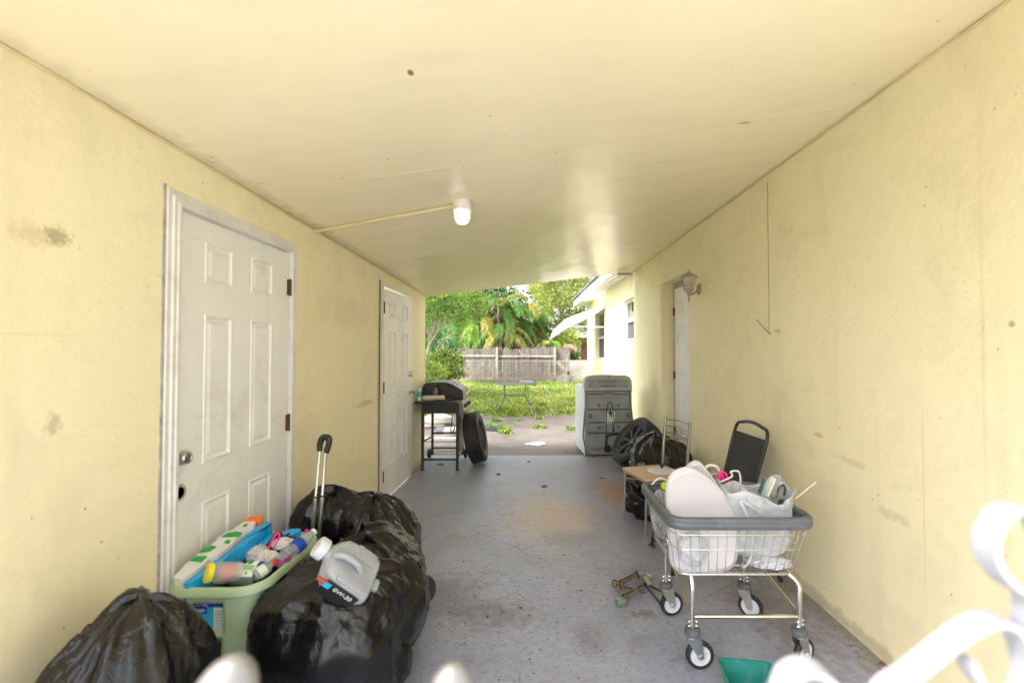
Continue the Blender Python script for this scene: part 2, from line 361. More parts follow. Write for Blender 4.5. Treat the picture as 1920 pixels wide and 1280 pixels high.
M['palmbark']=simple('palm_stem_bark',(.32,.285,.23),.85,0,.35,7,.4,25,.01,.4,(.12,.09,.06))
M['twig']=simple('dry_vine_stems',(.36,.28,.24),.9,0,.25,5,0)
M['pink']=simple('peach_stucco',(.72,.42,.31),.85,0,.08,2,.1,60)
M['reddoor']=simple('dark_red_door',(.22,.075,.06),.6,0,.2,5)
M['white_roof']=simple('white_roof_paint',(.78,.77,.75),.6,0,.1,3,.05)
def shingle():
    t=NT('grey_shingles'); v=t.voro(6,vec=t.mapping((1,1,1)),out='Color'); bw=t.n.new('ShaderNodeRGBToBW'); t.l.new(v,bw.inputs[0])
    t.set(col=t.mix(bw.outputs[0],(.10,.10,.105),(.30,.29,.28)),rough=.95); t.bump(t.noise(80,5),.5,.01); return t.m
M['shingle']=shingle()
def glassm(name,col,rough=.05,alpha=1.0,spec=.6):
    t=NT(name); t.set(col=col,rough=rough,spec=spec,alpha=alpha); return t.m
M['winglass']=glassm('dark_window_glass',(.035,.042,.048),.04,1,.9)
M['screen']=simple('dark_insect_screen',(.10,.095,.105),.7,0,.1,6,0)
M['galv']=simple('galvanised_wire',(.42,.42,.41),.5,.6,.15,8,0)
M['concrete_block']=simple('grey_slab_wall',(.38,.345,.32),.9,0,.25,2.4,.3,30,.01,.4,(.16,.13,.11))
def leafm(name,col,trans=.45):
    t=NT(name); m=t.n.new('ShaderNodeMixShader'); tr=t.n.new('ShaderNodeBsdfTranslucent'); 
    oi=t.noise(1.1,3,.6)
    c=t.ramp(oi,.3,.7,tuple(x*.72 for x in col),tuple(min(1,x*1.25) for x in col)); t.l.new(c,tr.inputs[0])
    t.set(col=c,rough=.45,spec=.35); m.inputs[0].default_value=trans
    t.l.new(t.b.outputs[0],m.inputs[1]); t.l.new(tr.outputs[0],m.inputs[2]); t.l.new(m.outputs[0],t.out.inputs[0]); return t.m
M['lf_bright']=leafm('bright_green_leaf',(.28,.46,.07),.5); M['lf_yel']=leafm('yellow_green_leaf',(.56,.58,.17),.5)
M['lf_mid']=leafm('mid_green_leaf',(.13,.27,.06)); M['lf_dark']=leafm('deep_green_leaf',(.03,.075,.025),.25)
M['lf_olive']=leafm('olive_leaf',(.34,.36,.09)); M['lf_gold']=leafm('golden_frond',(.40,.36,.08)); M['lf_brown']=leafm('dry_frond',(.40,.27,.18),.3)
M['lf_blue']=leafm('cool_green_leaf',(.10,.28,.12)); M['lf_red']=leafm('rusty_leaf',(.50,.17,.06))
def bagm(name,tint=(.0035,.0035,.004),r=.17,seed=0):
    t=NT(name)
    w=t.n.new('ShaderNodeTexWave'); w.wave_type='BANDS'; w.inputs['Scale'].default_value=42; w.inputs['Distortion'].default_value=9; w.inputs['Detail'].default_value=2; w.inputs['Detail Scale'].default_value=1.3
    t.l.new(t.mapping(loc=(seed,seed,0),rot=(.4,.3,.9)),w.inputs['Vector'])
    t.set(col=t.ramp(t.noise(3,4),.3,.7,tint,tuple(c*2.0 for c in tint)),rough=t.math('ADD',t.math('MULTIPLY',t.noise(5,4,.6),.08),r-.04),spec=.5)
    b=t.bump(w.outputs['Fac'],.16,.0025)
    b=t.bump(t.noise(9,5,.6,1.2),.24,.012,b)
    b=t.bump(t.voro(13,vec=t.mapping((1,1,.6)),feature='F1'),.12,.010,b)
    t.bump(t.noise(45,3,.5),.12,.004,b); return t.m
M['bagA']=bagm('black_bin_liner',(.004,.004,.005),.15,seed=1); M['bagB']=bagm('black_bin_liner_matt',(.004,.004,.0045),.21,seed=4); M['bagC']=bagm('thin_glossy_bin_liner',(.004,.0045,.005),.15,seed=9)
def wbag():
    t=NT('white_carrier_bag'); m=t.n.new('ShaderNodeMixShader'); tr=t.n.new('ShaderNodeBsdfTranslucent'); tr.inputs[0].default_value=(.85,.87,.9,1)
    t.set(col=t.ramp(t.noise(6,5),.3,.7,(.52,.55,.60),(.70,.72,.76)),rough=.32,spec=.5); t.bump(t.noise(14,5,.6,1.),.7,.012)
    m.inputs[0].default_value=.35; t.l.new(t.b.outputs[0],m.inputs[1]); t.l.new(tr.outputs[0],m.inputs[2]); t.l.new(m.outputs[0],t.out.inputs[0]); return t.m
M['wbag']=wbag()
M['cushion']=simple('white_vinyl_pad',(.56,.535,.57),.45,0,.05,5,.08,25,.003)
M['clothw']=simple('white_cloth',(.58,.58,.63),.85,0,.08,12,.5,40,.006)
M['tissue']=simple('crumpled_tissue',(.66,.62,.63),.9,0,.08,20,.4,60,.004)
M['clothk']=simple('black_cloth',(.022,.020,.022),.9,0,.3,20,.4,80,.004)
M['basket']=simple('sage_green_plastic',(.43,.56,.36),.42,0,.07,6,.05,90,.001,.15,(.30,.33,.22))
M['blue']=simple('blue_plastic',(.015,.36,.75),.32,0,.08,10,0); M['orange']=simple('orange_plastic',(.90,.19,.02),.35,0,.08,10,0)
M['green']=simple('green_plastic',(.02,.36,.03),.35,0,.08,10,0); M['yellow']=simple('yellow_plastic',(.90,.72,.02),.35,0,.05,10,0)
M['pinkp']=simple('pink_plastic',(.82,.03,.26),.35,0,.05,10,0); M['lime']=simple('lime_plastic',(.50,.75,.02),.35,0,.05,10,0)
M['teal']=simple('teal_plastic',(.008,.20,.18),.42,0,.2,8,.05,60,.001,.5,(.30,.25,.17))
M['dteal']=simple('dark_green_plastic',(.01,.11,.09),.4,0,.1,8,0)
M['navy']=simple('deep_blue_print',(.008,.06,.42),.4,0,.05,8,0); M['cyan']=simple('cyan_print',(.02,.45,.72),.4,0,.06,8,0)
M['red']=simple('red_print',(.6,.03,.02),.4,0,.05,8,0); M['card']=simple('paper_label',(.72,.78,.70),.6,0,.06,8,0)
def clearp(name,col,alpha=.45,rough=.12):
    t=NT(name); m=t.n.new('ShaderNodeMixShader'); tr=t.n.new('ShaderNodeBsdfTransparent'); tr.inputs[0].default_value=(.93,.95,.96,1)
    t.set(col=col,rough=rough,spec=.7); t.bump(t.noise(22,3),.2,.004); m.inputs[0].default_value=alpha
    t.l.new(tr.outputs[0],m.inputs[1]); t.l.new(t.b.outputs[0],m.inputs[2]); t.l.new(m.outputs[0],t.out.inputs[0]); return t.m
M['clear']=clearp('clear_bottle_plastic',(.62,.66,.70),.38); M['frost']=clearp('frosted_grey_plastic',(.36,.385,.42),.93,.24)
M['gate']=simple('white_gate_enamel',(.36,.37,.42),.38,0,.12,9,.15,60,.003,.3,(.38,.38,.42))
M['gatesilver']=simple('silver_gate_paint',(.26,.25,.25),.36,.5,.12,12,.15,60,.002,.2,(.35,.33,.33))
M['lampglass']=NT('lit_lamp_globe').set(col=(.9,.9,.88),emis=(1,.95,.88),estr=.32).m
M['lanternglass']=simple('clouded_lantern_glass',(.50,.46,.33),.25,0,.2,9,.02,30,.001,.3,(.35,.30,.2))
M['lanternmetal']=simple('lantern_painted_metal',(.40,.35,.28),.5,.1,.15,14,.1,60,.002,.5,(.34,.22,.14))
M['leaf_dry']=simple('dry_brown_leaf',(.22,.10,.045),.8,0,.35,30,.2); M['leafdark']=simple('dark_dead_leaf',(.05,.035,.03),.8,0,.35,30,.2)
M['paper']=simple('white_paper',(.82,.82,.84),.8,0,.03,10,.1)
M['towel']=simple('cream_roll',(.66,.57,.47),.85,0,.1,16,.2)
M['pipe']=simple('painted_conduit',(.74,.63,.37),.45,0,.08,9,.03)
M['dustwhite']=simple('weathered_white',(.40,.39,.37),.85,0,.25,7,.2)
M['slate']=simple('dark_grey_slab',(.13,.135,.15),.75,0,.2,8,.2)
M['window_frame']=simple('white_window_frame',(.78,.78,.79),.4,0,.05,8,0)
def ceil_z(x,y):
    f=(x-XL)/(XR-XL); zl=2.29-.0196*(y-1.24); zr=2.665+.0126*(y-1.57); return zl+(zr-zl)*f
def grid_wall(name,mats,parent,X,ya,yb,ztop,opens,dirx,depth=.16,thick=.2,rev=1):
    """wall face in plane x=X looking towards dirx, with openings (y0,y1,z0,z1); reveals run back into the wall"""
    ys=sorted({ya,yb,*[o[0] for o in opens],*[o[1] for o in opens]}); zs=sorted({0.0,*[o[2] for o in opens],*[o[3] for o in opens]})
    mb=MB(); XB=X-dirx*thick
    cols=list(zip(ys[:-1],ys[1:]))
    for a,b in cols:
        rows=list(zip(zs[:-1],zs[1:]))+[(zs[-1],None)]
        for z0,z1 in rows:
            za=ztop(a) if z1 is None else z1; zb=ztop(b) if z1 is None else z1
            zc=(z0+(z1 if z1 is not None else za))/2; yc=(a+b)/2
            if any(o[0]<yc<o[1] and o[2]<zc<o[3] for o in opens): continue
            for xx in (X,XB):
                mb.add([(xx,a,z0),(xx,b,z0),(xx,b,zb),(xx,a,za)],[(0,1,2,3)])
    for y0,y1,z0,z1 in opens:
        q=[(y0,z0),(y1,z0),(y1,z1),(y0,z1)]
        for i in range(4):
            (u0,w0),(u1,w1)=q[i],q[(i+1)%4]
            mb.add([(X,u0,w0),(X,u1,w1),(XB,u1,w1),(XB,u0,w0)],[(0,1,2,3)],1 if rev else 0)
    for y in(ya,yb): mb.add([(X,y,0),(XB,y,0),(XB,y,ztop(y)),(X,y,ztop(y))],[(0,1,2,3)])
    mb.add([(X,ya,ztop(ya)),(X,yb,ztop(yb)),(XB,yb,ztop(yb)),(XB,ya,ztop(ya))],[(0,1,2,3)])
    return mb.build(name,mats,parent,smooth=0)
def door_slab(W,Hh,cols,rows,th=.042):
    """panel door: local x along width, z up, front looks to -y"""
    mb=MB(); xs=sorted({0,W,*sum([list(c) for c in cols],[])}); zs=sorted({0,Hh,*sum([list(c) for c in rows],[])})
    isin=lambda a,b,L:any(abs(a-l[0])<1e-6 and abs(b-l[1])<1e-6 for l in L)
    for x0,x1 in zip(xs[:-1],xs[1:]):
        for z0,z1 in zip(zs[:-1],zs[1:]):
            if isin(x0,x1,cols) and isin(z0,z1,rows):
                ins=[(0,0),(.004,-.005),(.010,-.005),(.014,.006),(.026,.008),(.042,-.001)]; loops=[]
                for i,(d,y) in enumerate(ins):
                    loops.append([(x0+d,y,z0+d),(x1-d,y,z0+d),(x1-d,y,z1-d),(x0+d,y,z1-d)])
                vs=sum(loops,[]); fs=[]
                for i in range(len(ins)-1):
                    for k in range(4): fs.append((i*4+k,i*4+(k+1)%4,(i+1)*4+(k+1)%4,(i+1)*4+k))
                n=(len(ins)-1)*4; fs.append((n,n+1,n+2,n+3)); mb.add(vs,fs)
            else: mb.add([(x0,0,z0),(x1,0,z0),(x1,0,z1),(x0,0,z1)],[(0,1,2,3)])
    mb.add([(0,th,0),(W,th,0),(W,th,Hh),(0,th,Hh)],[(3,2,1,0)])
    for a,b in(((0,0),(W,0)),((W,0),(W,Hh)),((W,Hh),(0,Hh)),((0,Hh),(0,0))):
        mb.add([(a[0],0,a[1]),(b[0],0,b[1]),(b[0],th,b[1]),(a[0],th,a[1])],[(0,1,2,3)])
    return mb
def knob_mb(M_,kind='knob'):
    mb=MB()
    if kind=='knob': pr=[(.033,0),(.033,.004),(.028,.007),(.014,.009),(.012,.028),(.020,.034),(.0275,.044),(.0275,.054),(.020,.062),(.008,.064),(.0001,.0635)]
    elif kind=='bolt': pr=[(.031,0),(.031,.006),(.029,.014),(.025,.026),(.023,.030),(.016,.031),(.015,.0285),(.0001,.0285)]
    else: pr=[(.024,.0035),(.029,.0035),(.034,.003),(.036,0)]
    return mb.lathe(pr,28,0,M_,cap=(kind!='ring'))
# ---- ground -------------------------------------------------------------------------
mb=MB(); n=44
for i in range(n):
    for j in range(n):
        pass
mb.add([(-60,-40,-.16),(60,-40,-.16),(60,90,-.16),(-60,90,-.16)],[(0,1,2,3)])
tag(mb.build('ground',M['lawn'],smooth=0),kind='structure')
mb=MB(); 
xs=np.linspace(-9,6,50); ys=np.linspace(8.0,24,60); vs=[];fs=[]
def lawn_z(x,y): return .012+.03*mnoise.noise((x*.7,y*.7,0))+.015*mnoise.noise((x*2.3,y*2.3,3))-(.16*min(1,max(0,1-(y-10.35)/.35)))
for y in ys:
    for x in xs: vs.append((x,y,lawn_z(x,y)))
for j in range(59):
    for i in range(49): a=j*50+i; fs.append((a,a+1,a+51,a+50))
mb.add(vs,fs); tag(mb.build('lawn',M['lawn']),kind='structure')
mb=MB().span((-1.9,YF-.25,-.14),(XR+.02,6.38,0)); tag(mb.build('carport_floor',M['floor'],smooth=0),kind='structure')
mb=MB(); vs=[];fs=[]                                            # broken edged patio
nx=70; 
for i in range(nx+1):
    x=-5+9.4*i/nx; e=10.55+.9*max(0,math.tanh((x-.9)*1.6))*(1 if x>0 else 0)+.22*mnoise.noise((x*1.7,0,5))+.10*mnoise.noise((x*6,0,1))
    for j in range(9):
        y=6.384+(e-6.384)*j/8; vs.append((x,y,-.035+.006*mnoise.noise((x*2,y*2,0))))
    vs.append((x,e+.01,-.15))
for i in range(nx):
    for j in range(9): a=i*10+j; fs.append((a,a+1,a+11,a+10))
mb.add(vs,fs); tag(mb.build('patio',M['patio'],smooth=0),kind='structure')
mb=MB().span((-4,-9,-.15),(5.5,YF-.254,-.02)); tag(mb.build('driveway',M['drive'],smooth=0),kind='structure')

# ---- left building ---------------------------------------------------------------------
LW=thing('utility_building','yellow stucco building wall with two white panel doors, left of the carport','building',(XL,3,0))
zt=lambda y: ceil_z(XL,y)+.10
D1=(1.842,2.713,0.0,2.045); D2=(4.365,5.30,0.0,2.075)
grid_wall('wall',[M['wallL'],M['trim']],LW,XL,YF,6.14,zt,[D1,D2],1)
MB().span((XL-.2,5.94,0),(-5.2,6.139,2.28)).build('end_wall',M['wallL'],LW,smooth=0)
MB().span((XL-.2,YF+.001,0),(-5.2,YF+.2,2.28)).build('front_wall',M['wallL'],LW,smooth=0)
Mx=lambda X,y0,z0,dirx: Matrix.Translation((X,y0,z0))@(Matrix(((0,-1,0,0),(1,0,0,0),(0,0,1,0),(0,0,0,1))) if dirx>0 else Matrix(((0,1,0,0),(-1,0,0,0),(0,0,1,0),(0,0,0,1))))
# door 1 (near)
W1=D1[1]-D1[0]-.014
s1=door_slab(W1,2.02,[(.165,.352),(.498,.690)],[(.20,.775),(.945,1.60),(1.745,1.925)])
for p in [0]:
    mbx=MB(); mbx.add(s1.v,s1.f,0,Mx(XL-.008,D1[0]+.007,.012,1)); d1=mbx.build('door',M['door'],LW,smooth=25)
d1['label']='white six panel door with nickel deadbolt and an empty latch hole'
knob_mb(align((1,0,0),at=(XL-.008,1.897,1.010)),'bolt').build('deadbolt',M['steel'],d1)
h=knob_mb(align((1,0,0),at=(XL-.008,1.888,.868)),'ring').build('latch_hole',M['dirtytrim'],d1)
MB().lathe([(.0001,.0012),(.024,.0012)],24,0,align((1,0,0),at=(XL-.008,1.888,.868))).build('hole_core',M['rust'],h)
def hinge(parent,X,y,z,dx,h=.10):
    mb=MB(); mb.tube([(X+dx*.008,y,z-h/2),(X+dx*.008,y,z+h/2)],.007,10); mb.span((X-.004*dx,y-.018,z-h/2+.004),(X+dx*.003,y+.016,z+h/2-.004)); return mb.build('hinge',M['rust'],parent)
for z in(1.83,1.03,.24): hinge(d1,XL-.004,2.708,z,1)
mb=MB()                                                        # moulded casing, mitred, three steps
def casing(mb,X,y0,y1,zt_,w,dx,legs=(1,1),z0=0):
    pr=[(0,0),(0,.022),(w*.22,.022),(w*.27,.016),(w*.55,.018),(w*.62,.010),(w*.95,.012),(w,.008),(w,0)]; n=len(pr)
    path=[((y0,z0),(-1,0)),((y0,zt_),(-1,1)),((y1,zt_),(1,1)),((y1,z0),(1,0))]; vs=[];fs=[]
    for (py,pz),(sy,sz) in path:
        for o,t in pr: vs.append((X+dx*t,py+sy*o,pz+sz*o))
    for i in range(3):
        for k in range(n): fs.append((i*n+k,i*n+(k+1)%n,(i+1)*n+(k+1)%n,(i+1)*n+k))
    mb.add(vs,fs)
casing(mb,XL-.002,D1[0]+.004,D1[1]-.004,2.04,.062,1)
mb.build('door_frame',M['trim'],LW,smooth=0)
MB().span((XL-.001,1.770,0),(XL+.004,1.784,2.11)).build('caulk_strip',M['dirtytrim'],LW,smooth=0)
MB().span((XL-.06,D1[1]-.010,0),(XL-.0085,D1[1]-.0005,2.04)).span((XL-.06,D1[0]+.0005,0),(XL-.0085,D1[0]+.006,2.04)).span((XL-.06,D1[0]+.0065,2.034),(XL-.0085,D1[1]-.0105,2.0445)).build('door_jamb',M['trim'],LW,smooth=0)
# door 2 (far), standing a finger ajar
W2=D2[1]-D2[0]-.01
s2=door_slab(W2,2.03,[(.14,.34),(.55,.75)],[(.30,.84),(1.0,1.62),(1.76,1.93)])
mbx=MB(); mbx.add(s2.v,s2.f,0,Mx(XL+.022,D2[0]+.005,.025,1)@Matrix.Rotation(R(-1.6),4,'Z')); d2=mbx.build('door',M['door'],LW,smooth=25)
d2['label']='white six panel door with hinges on its near edge, slightly ajar'
for z in(1.87,1.10,.25): hinge(d2,XL+.016,D2[0]+.004,z,1,.11)
MB().span((XL-.001,D2[0]-.05,0),(XL+.02,D2[0]-.001,2.12)).span((XL-.001,D2[0]-.001,2.077),(XL+.021,D2[1]+.03,2.12)).build('door_frame',M['trim'],LW,smooth=0)
MB().span((XL,D2[0]-.068,0),(XL+.005,D2[0]-.052,2.13)).build('caulk_strip',M['rust'],LW,smooth=0)
knob_mb(align((1,0,0),at=(XL+.045,5.225,1.19)),'bolt').build('deadbolt',M['steel'],d2)
knob_mb(align((1,0,0),at=(XL+.045,5.225,.985))).build('doorknob',M['steel'],d2)

# ---- right building -------------------------------------------------------------------
HS=thing('house','yellow stucco house with recessed white side door and two windows, right of the carport','house',(XR,7,0))
YE=13.6
DR=(4.77,5.80,0.0,2.30); WN=(7.36,8.22,1.62,2.34); WF=(10.4,11.7,1.25,2.40)
ztr=lambda y:(ceil_z(XR,y)+.10) if y<7.3 else 2.86
def hz(y): return 2.84
grid_wall('wall',[M['wallR'],M['wallR']],HS,XR,YF,YE,hz,[DR,WN,WF],-1,thick=.22)
MB().span((XR+.22,YE-.2,0),(7,YE-.001,2.84)).build('end_wall',M['wallR'],HS,smooth=0)
MB().span((XR+.22,YF+.001,0),(7,YF+.2,2.84)).build('front_wall',M['wallR'],HS,smooth=0)
s3=door_slab(DR[1]-DR[0]-.10,2.06,[(.15,.36),(.54,.76)],[(.25,.80),(.97,1.60),(1.73,1.90)])
mbx=MB(); mbx.add(s3.v,s3.f,0,Mx(XR+.155,DR[1]-.05,.17,-1)); d3=mbx.build('door',M['door'],HS,smooth=25)
d3['label']='white panel door set back in the deep yellow reveal'
for z in(1.95,1.15,.45): hinge(d3,XR+.15,DR[1]-.052,z,-1)
MB().span((XR+.16,DR[0]+.001,.0),(XR+.2,DR[0]+.048,2.29)).span((XR+.16,DR[1]-.048,0),(XR+.2,DR[1]-.001,2.29)).span((XR+.16,DR[0]+.048,2.235),(XR+.199,DR[1]-.048,2.29)).build('door_frame',M['dirtytrim'],HS,smooth=0)
MB().span((XR+.01,DR[0]+.002,.0),(XR+.215,DR[1]-.002,.165)).build('door_step',M['wallR'],HS,smooth=0)
knob_mb(align((-1,0,0),at=(XR+.155,DR[0]+.13,1.13))).build('doorknob',M['steel'],d3)
def window(o,mid,recess=.05):
    y0,y1,z0,z1=o; X=XR+recess; e=.002; f=.045
    w=MB()
    w.span((X,y0+e,z0+e),(X+.05,y0+f,z1-e)).span((X,y1-f,z0+e),(X+.05,y1-e,z1-e)).span((X+.001,y0+f,z0+e),(X+.05,y1-f,z0+f)).span((X+.001,y0+f,z1-f),(X+.05,y1-f,z1-e))
    w.span((X-.006,y0+f,mid-.03),(X+.05,y1-f,mid+.03))
    fr=w.build('window',M['window_frame'],HS,smooth=0)
    MB().span((X+.03,y0+f,mid+.03),(X+.034,y1-f,z1-f)).build('pane',M['winglass'],fr,smooth=0)
    MB().span((X+.022,y0+f,z0+f),(X+.026,y1-f,mid-.03)).build('screen',M['screen'],fr,smooth=0)
    MB().span((XR-.012,y0+e,z0+e),(X-.001,y1-e,z0+.014)).build('sill',M['window_frame'],fr,smooth=0)
    return fr
window(WN,1.98); window(WF,1.78)
# eave: soffit, fascia, shingle edge
mb=MB(); mb.add([(1.31,7.33,2.70),(XR,7.33,2.74),(XR,14.1,2.84),(1.31,14.1,2.84)],[(0,1,2,3)]); mb.build('soffit',M['white_roof'],HS,smooth=0)
mb=MB(); mb.add([(1.31,7.33,2.69),(1.31,14.1,2.83),(1.31,14.1,3.02),(1.31,7.33,2.86),(1.285,7.33,2.69),(1.285,14.1,2.83),(1.285,14.1,3.02),(1.285,7.33,2.86)],
     [(0,1,2,3),(4,7,6,5),(0,4,5,1),(3,2,6,7),(0,3,7,4),(1,5,6,2)]); mb.build('fascia',M['white_roof'],HS,smooth=0)
mb=MB()
for i in range(24):
    y=7.2+i*.29; z=2.865+.0237*(y-7.33); mb.span((1.235,y,z),(1.5,y+.27,z+.035+.008*(i%3)))
mb.add([(1.24,7.2,2.90),(1.24,14.1,3.06),(5,14.1,4.1),(5,7.2,3.95)],[(0,1,2,3)]); mb.build('roof',M['shingle'],HS,smooth=0)
mb=MB(); mb.add([(XR+.001,YF,2.84),(7,YF,2.84),(7,7.2,2.84),(XR+.001,7.2,2.84)],[(0,1,2,3)]); mb.build('flat_roof',M['shingle'],HS,smooth=0)
# awning over the far window
AW=[(XR-.005,2.46),(1.30,2.36),(.98,2.255),(.76,2.16),(.62,2.05),(.52,1.92),(.46,1.76)]
AWi=[(XR-.005,2.43),(1.45,2.30),(1.2,2.17),(.98,2.06),(.78,1.97),(.62,1.86),(.475,1.76)]
mb=MB(); y0,y1=10.2,11.95
for a,b in zip(AW[:-1],AW[1:]):
    n=12
    for k in range(n):
        ya=y0+(y1-y0)*k/n; yb=y0+(y1-y0)*(k+1)/n-.012
        mb.prism([(a[0],a[1]),(b[0],b[1]),(b[0],b[1]+.014),(a[0],a[1]+.014)],ya,yb,'y')
AWN=mb.build('awning',M['white_roof'],HS,smooth=0)
for yy in(y0,y1-.01): MB().prism(AW+AWi[::-1],yy,yy+.008,'y').build('side_panel',M['white_roof'],AWN,smooth=0)
for yy in(y0+.03,y1-.05): MB().tube([(XR,yy,1.99),(.70,yy,2.0)],.013,8).build('support_arm',M['trim'],AWN)

# ---- carport roof -----------------------------------------------------------------------
YR=-.15                                                          # unseen front overhang, roof extended here to put the gate in shade
CR=thing('carport_roof','cream painted sloping plywood roof over the whole carport','roof',(0,3.5,2.4))
vs=[];fs=[];NX,NY=60,90
def cyend(f): return 6.16+(7.28-6.16)*f
for j in range(NY+1):
    for i in range(NX+1):
        f=i/NX; x=XL+.0015+(XR-XL-.003)*f; y=YR+(cyend(f)-(YR))*j/NY
        w=.006*mnoise.noise((x*1.6,y*1.1,0))+.0025*mnoise.noise((x*4,y*5,2))*(1 if y>2.28 else .5)
        w*=min(1,f*8,(1-f)*8)
        vs.append((x,y,ceil_z(x,y)+w))
for j in range(NY):
    for i in range(NX): a=j*(NX+1)+i; fs.append((a,a+NX+1,a+NX+2,a+1))
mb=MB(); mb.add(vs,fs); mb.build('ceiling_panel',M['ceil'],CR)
mb=MB(); vs=[];fs=[];m_=14
for top in(0,1):
    for j in range(m_+1):
        for i in range(m_+1):
            f=i/m_; x=XL+.0015+(XR-XL-.003)*f; y=YR+(cyend(f)-(YR))*j/m_; vs.append((x,y,ceil_z(x,y)+(.15 if top else .02)))
o_=(m_+1)**2
for j in range(m_):
    for i in range(m_): a=j*(m_+1)+i; fs+=[(a,a+m_+1,a+m_+2,a+1),(o_+a,o_+a+1,o_+a+m_+2,o_+a+m_+1)]
for k in range(m_):
    for a,b_ in((k,k+1),(k*(m_+1),(k+1)*(m_+1)),(m_*(m_+1)+k,m_*(m_+1)+k+1),(k*(m_+1)+m_,(k+1)*(m_+1)+m_)): fs.append((a,b_,b_+o_,a+o_))
mb.add(vs,fs); mb.build('roof_deck',M['shingle'],CR,smooth=0)
mb=MB(); 
for (f0,f1) in((0,1),):
    a=(XL+.002,cyend(0)+.001); b=(XR-.002,cyend(1)+.001)
    mb.add([(a[0],a[1],ceil_z(*a)-.004),(b[0],b[1],ceil_z(*b)-.004),(b[0],b[1]+.02,ceil_z(*b)+.155),(a[0],a[1]+.02,ceil_z(*a)+.155),
            (a[0],a[1]+.02,ceil_z(*a)-.004),(b[0],b[1]+.02,ceil_z(*b)-.004)],[(0,1,5,4),(4,5,2,3),(0,1,2,3)])
mb.build('fascia',M['ceil'],CR,smooth=0)
mb=MB(); a=(YR-.002)
mb.add([(XL,a,ceil_z(XL,a)-.006),(XR,a,ceil_z(XR,a)-.006),(XR,a,ceil_z(XR,a)+.16),(XL,a,ceil_z(XL,a)+.16),
        (XL,a-.02,ceil_z(XL,a)-.006),(XR,a-.02,ceil_z(XR,a)-.006),(XR,a-.02,ceil_z(XR,a)+.16),(XL,a-.02,ceil_z(XL,a)+.16)],[(0,1,2,3),(4,5,6,7),(0,1,5,4),(3,2,6,7)])
mb.build('fascia',M['ceil'],CR,smooth=0)
def seam(path,w=.005,t=.0022):
    mb=MB(); pts=[Vector((x,y,ceil_z(x,y)-.0005)) for x,y in path]; 
    out=[]
    for p,q in zip(pts[:-1],pts[1:]):
        for k in range(10): out.append(p.lerp(q,k/10))
    out=[p+Vector((.004*mnoise.noise((p.x*5,p.y*5,0)),.006*mnoise.noise((p.x*6,p.y*6,7)),-.001)) for p in out]
    mb.tube(out,[w*(.45+.5*abs(mnoise.noise((p.x*3,p.y*3,4)))) for p in out],6,sx=1); return mb
seam([(XL+.02,2.36),(-.4,2.33),(.5,2.28),(XR-.02,2.25)],.0022).build('panel_seam',M['pipe'],CR)
seam([(.08,4.6),(.1,7*.9)],.0015).build('panel_seam',M['pipe'],CR)
mb=MB(); pts=[(XR-.004,y,ceil_z(XR,y)-.006+.004*mnoise.noise((0,y*4,0))) for y in np.linspace(.5,7.2,60)]; mb.tube(pts,.006,6); mb.build('caulk_bead',M['pipe'],CR)
mb=MB(); pts=[(XL+.004,y,ceil_z(XL,y)-.006+.005*mnoise.noise((3,y*4,0))) for y in np.linspace(.5,6.1,60)]; mb.tube(pts,.006,6); mb.build('caulk_bead',M['pipe'],CR)
# thin wire and twig on the right wall
mb=MB(); pts=[(XR-.003,3.153+.01*mnoise.noise((0,0,z*3)),z) for z in np.linspace(2.63,1.60,30)]; mb.tube(pts,.0017,5)
tag(mb.build('wire',M['palmbark']),'thin brown wire running down the right wall from the ceiling','wire')
mb=MB().tube([P(1425,600,3.25)-Vector((.02,0,0)),P(1436,616,3.17)-Vector((.01,0,0)),P(1447,626,3.12)-Vector((.01,0,0))],.0045,6)
tag(mb.build('twig',M['bark']),'short dark twig stuck on the right wall under the wire','twig')
# conduit + lit bulkhead lamp
LP_=Vector((-.445,2.87,0)); LP_.z=ceil_z(LP_.x,LP_.y)
CT=thing('conduit','cream painted electrical conduit across the ceiling to the lamp','conduit',(LP_.x-.5,2.95,LP_.z-.02))
mb=MB(); pts=[Vector((x,2.87+(LP_.x-x)*.13,ceil_z(x,2.9)-.014)) for x in np.linspace(LP_.x-.055,XL+.004,14)]; mb.tube(pts,.0095,8).build('pipe',M['pipe'],CT)
mb=MB(); mb.tube([pts[0]+Vector((.008,0,0)),pts[0]+Vector((-.028,.003,-.001))],.0145,8); mb.build('connector',M['pipe'],CT)
mb=MB(); mb.box(pts[-1]+Vector((.02,0,.0)),(.03,.045,.024),bev=.004); mb.build('pipe_strap',M['pipe'],CT)
CL=thing('ceiling_lamp','lit white bulkhead lamp with a wire guard on the carport ceiling','ceiling lamp',LP_)
T=Matrix.Translation(LP_)
MB().lathe([(.0001,.004),(.061,.004),(.062,-.006),(.060,-.05),(.056,-.056),(.0001,-.057)],32,0,T).build('base',M['trim'],CL)
gl=[(.050,-.056),(.050,-.075),(.046,-.10),(.038,-.122),(.025,-.137),(.010,-.143),(.0001,-.144)]
MB().lathe(gl,28,0,T).build('globe',M['lampglass'],CL)
mb=MB()
gr=[(r+.005,z-.002) for r,z in gl[:-1]]+[(0,-.150)]
for k in range(4):
    a=PI*k/4+.25; pts=[(r*math.cos(a),r*math.sin(a),z) for r,z in gr]+[(-r*math.cos(a),-r*math.sin(a),z) for r,z in gr[-2::-1]]
    mb.tube(pts,.0022,6,M=T)
for r,z in((.0545,-.080),(.046,-.118)): mb.tube([(r*math.cos(t),r*math.sin(t),z) for t in np.linspace(0,2*PI,25)[:-1]],.0022,6,closed=True,M=T)
mb.build('wire_guard',M['zinc'],CL)
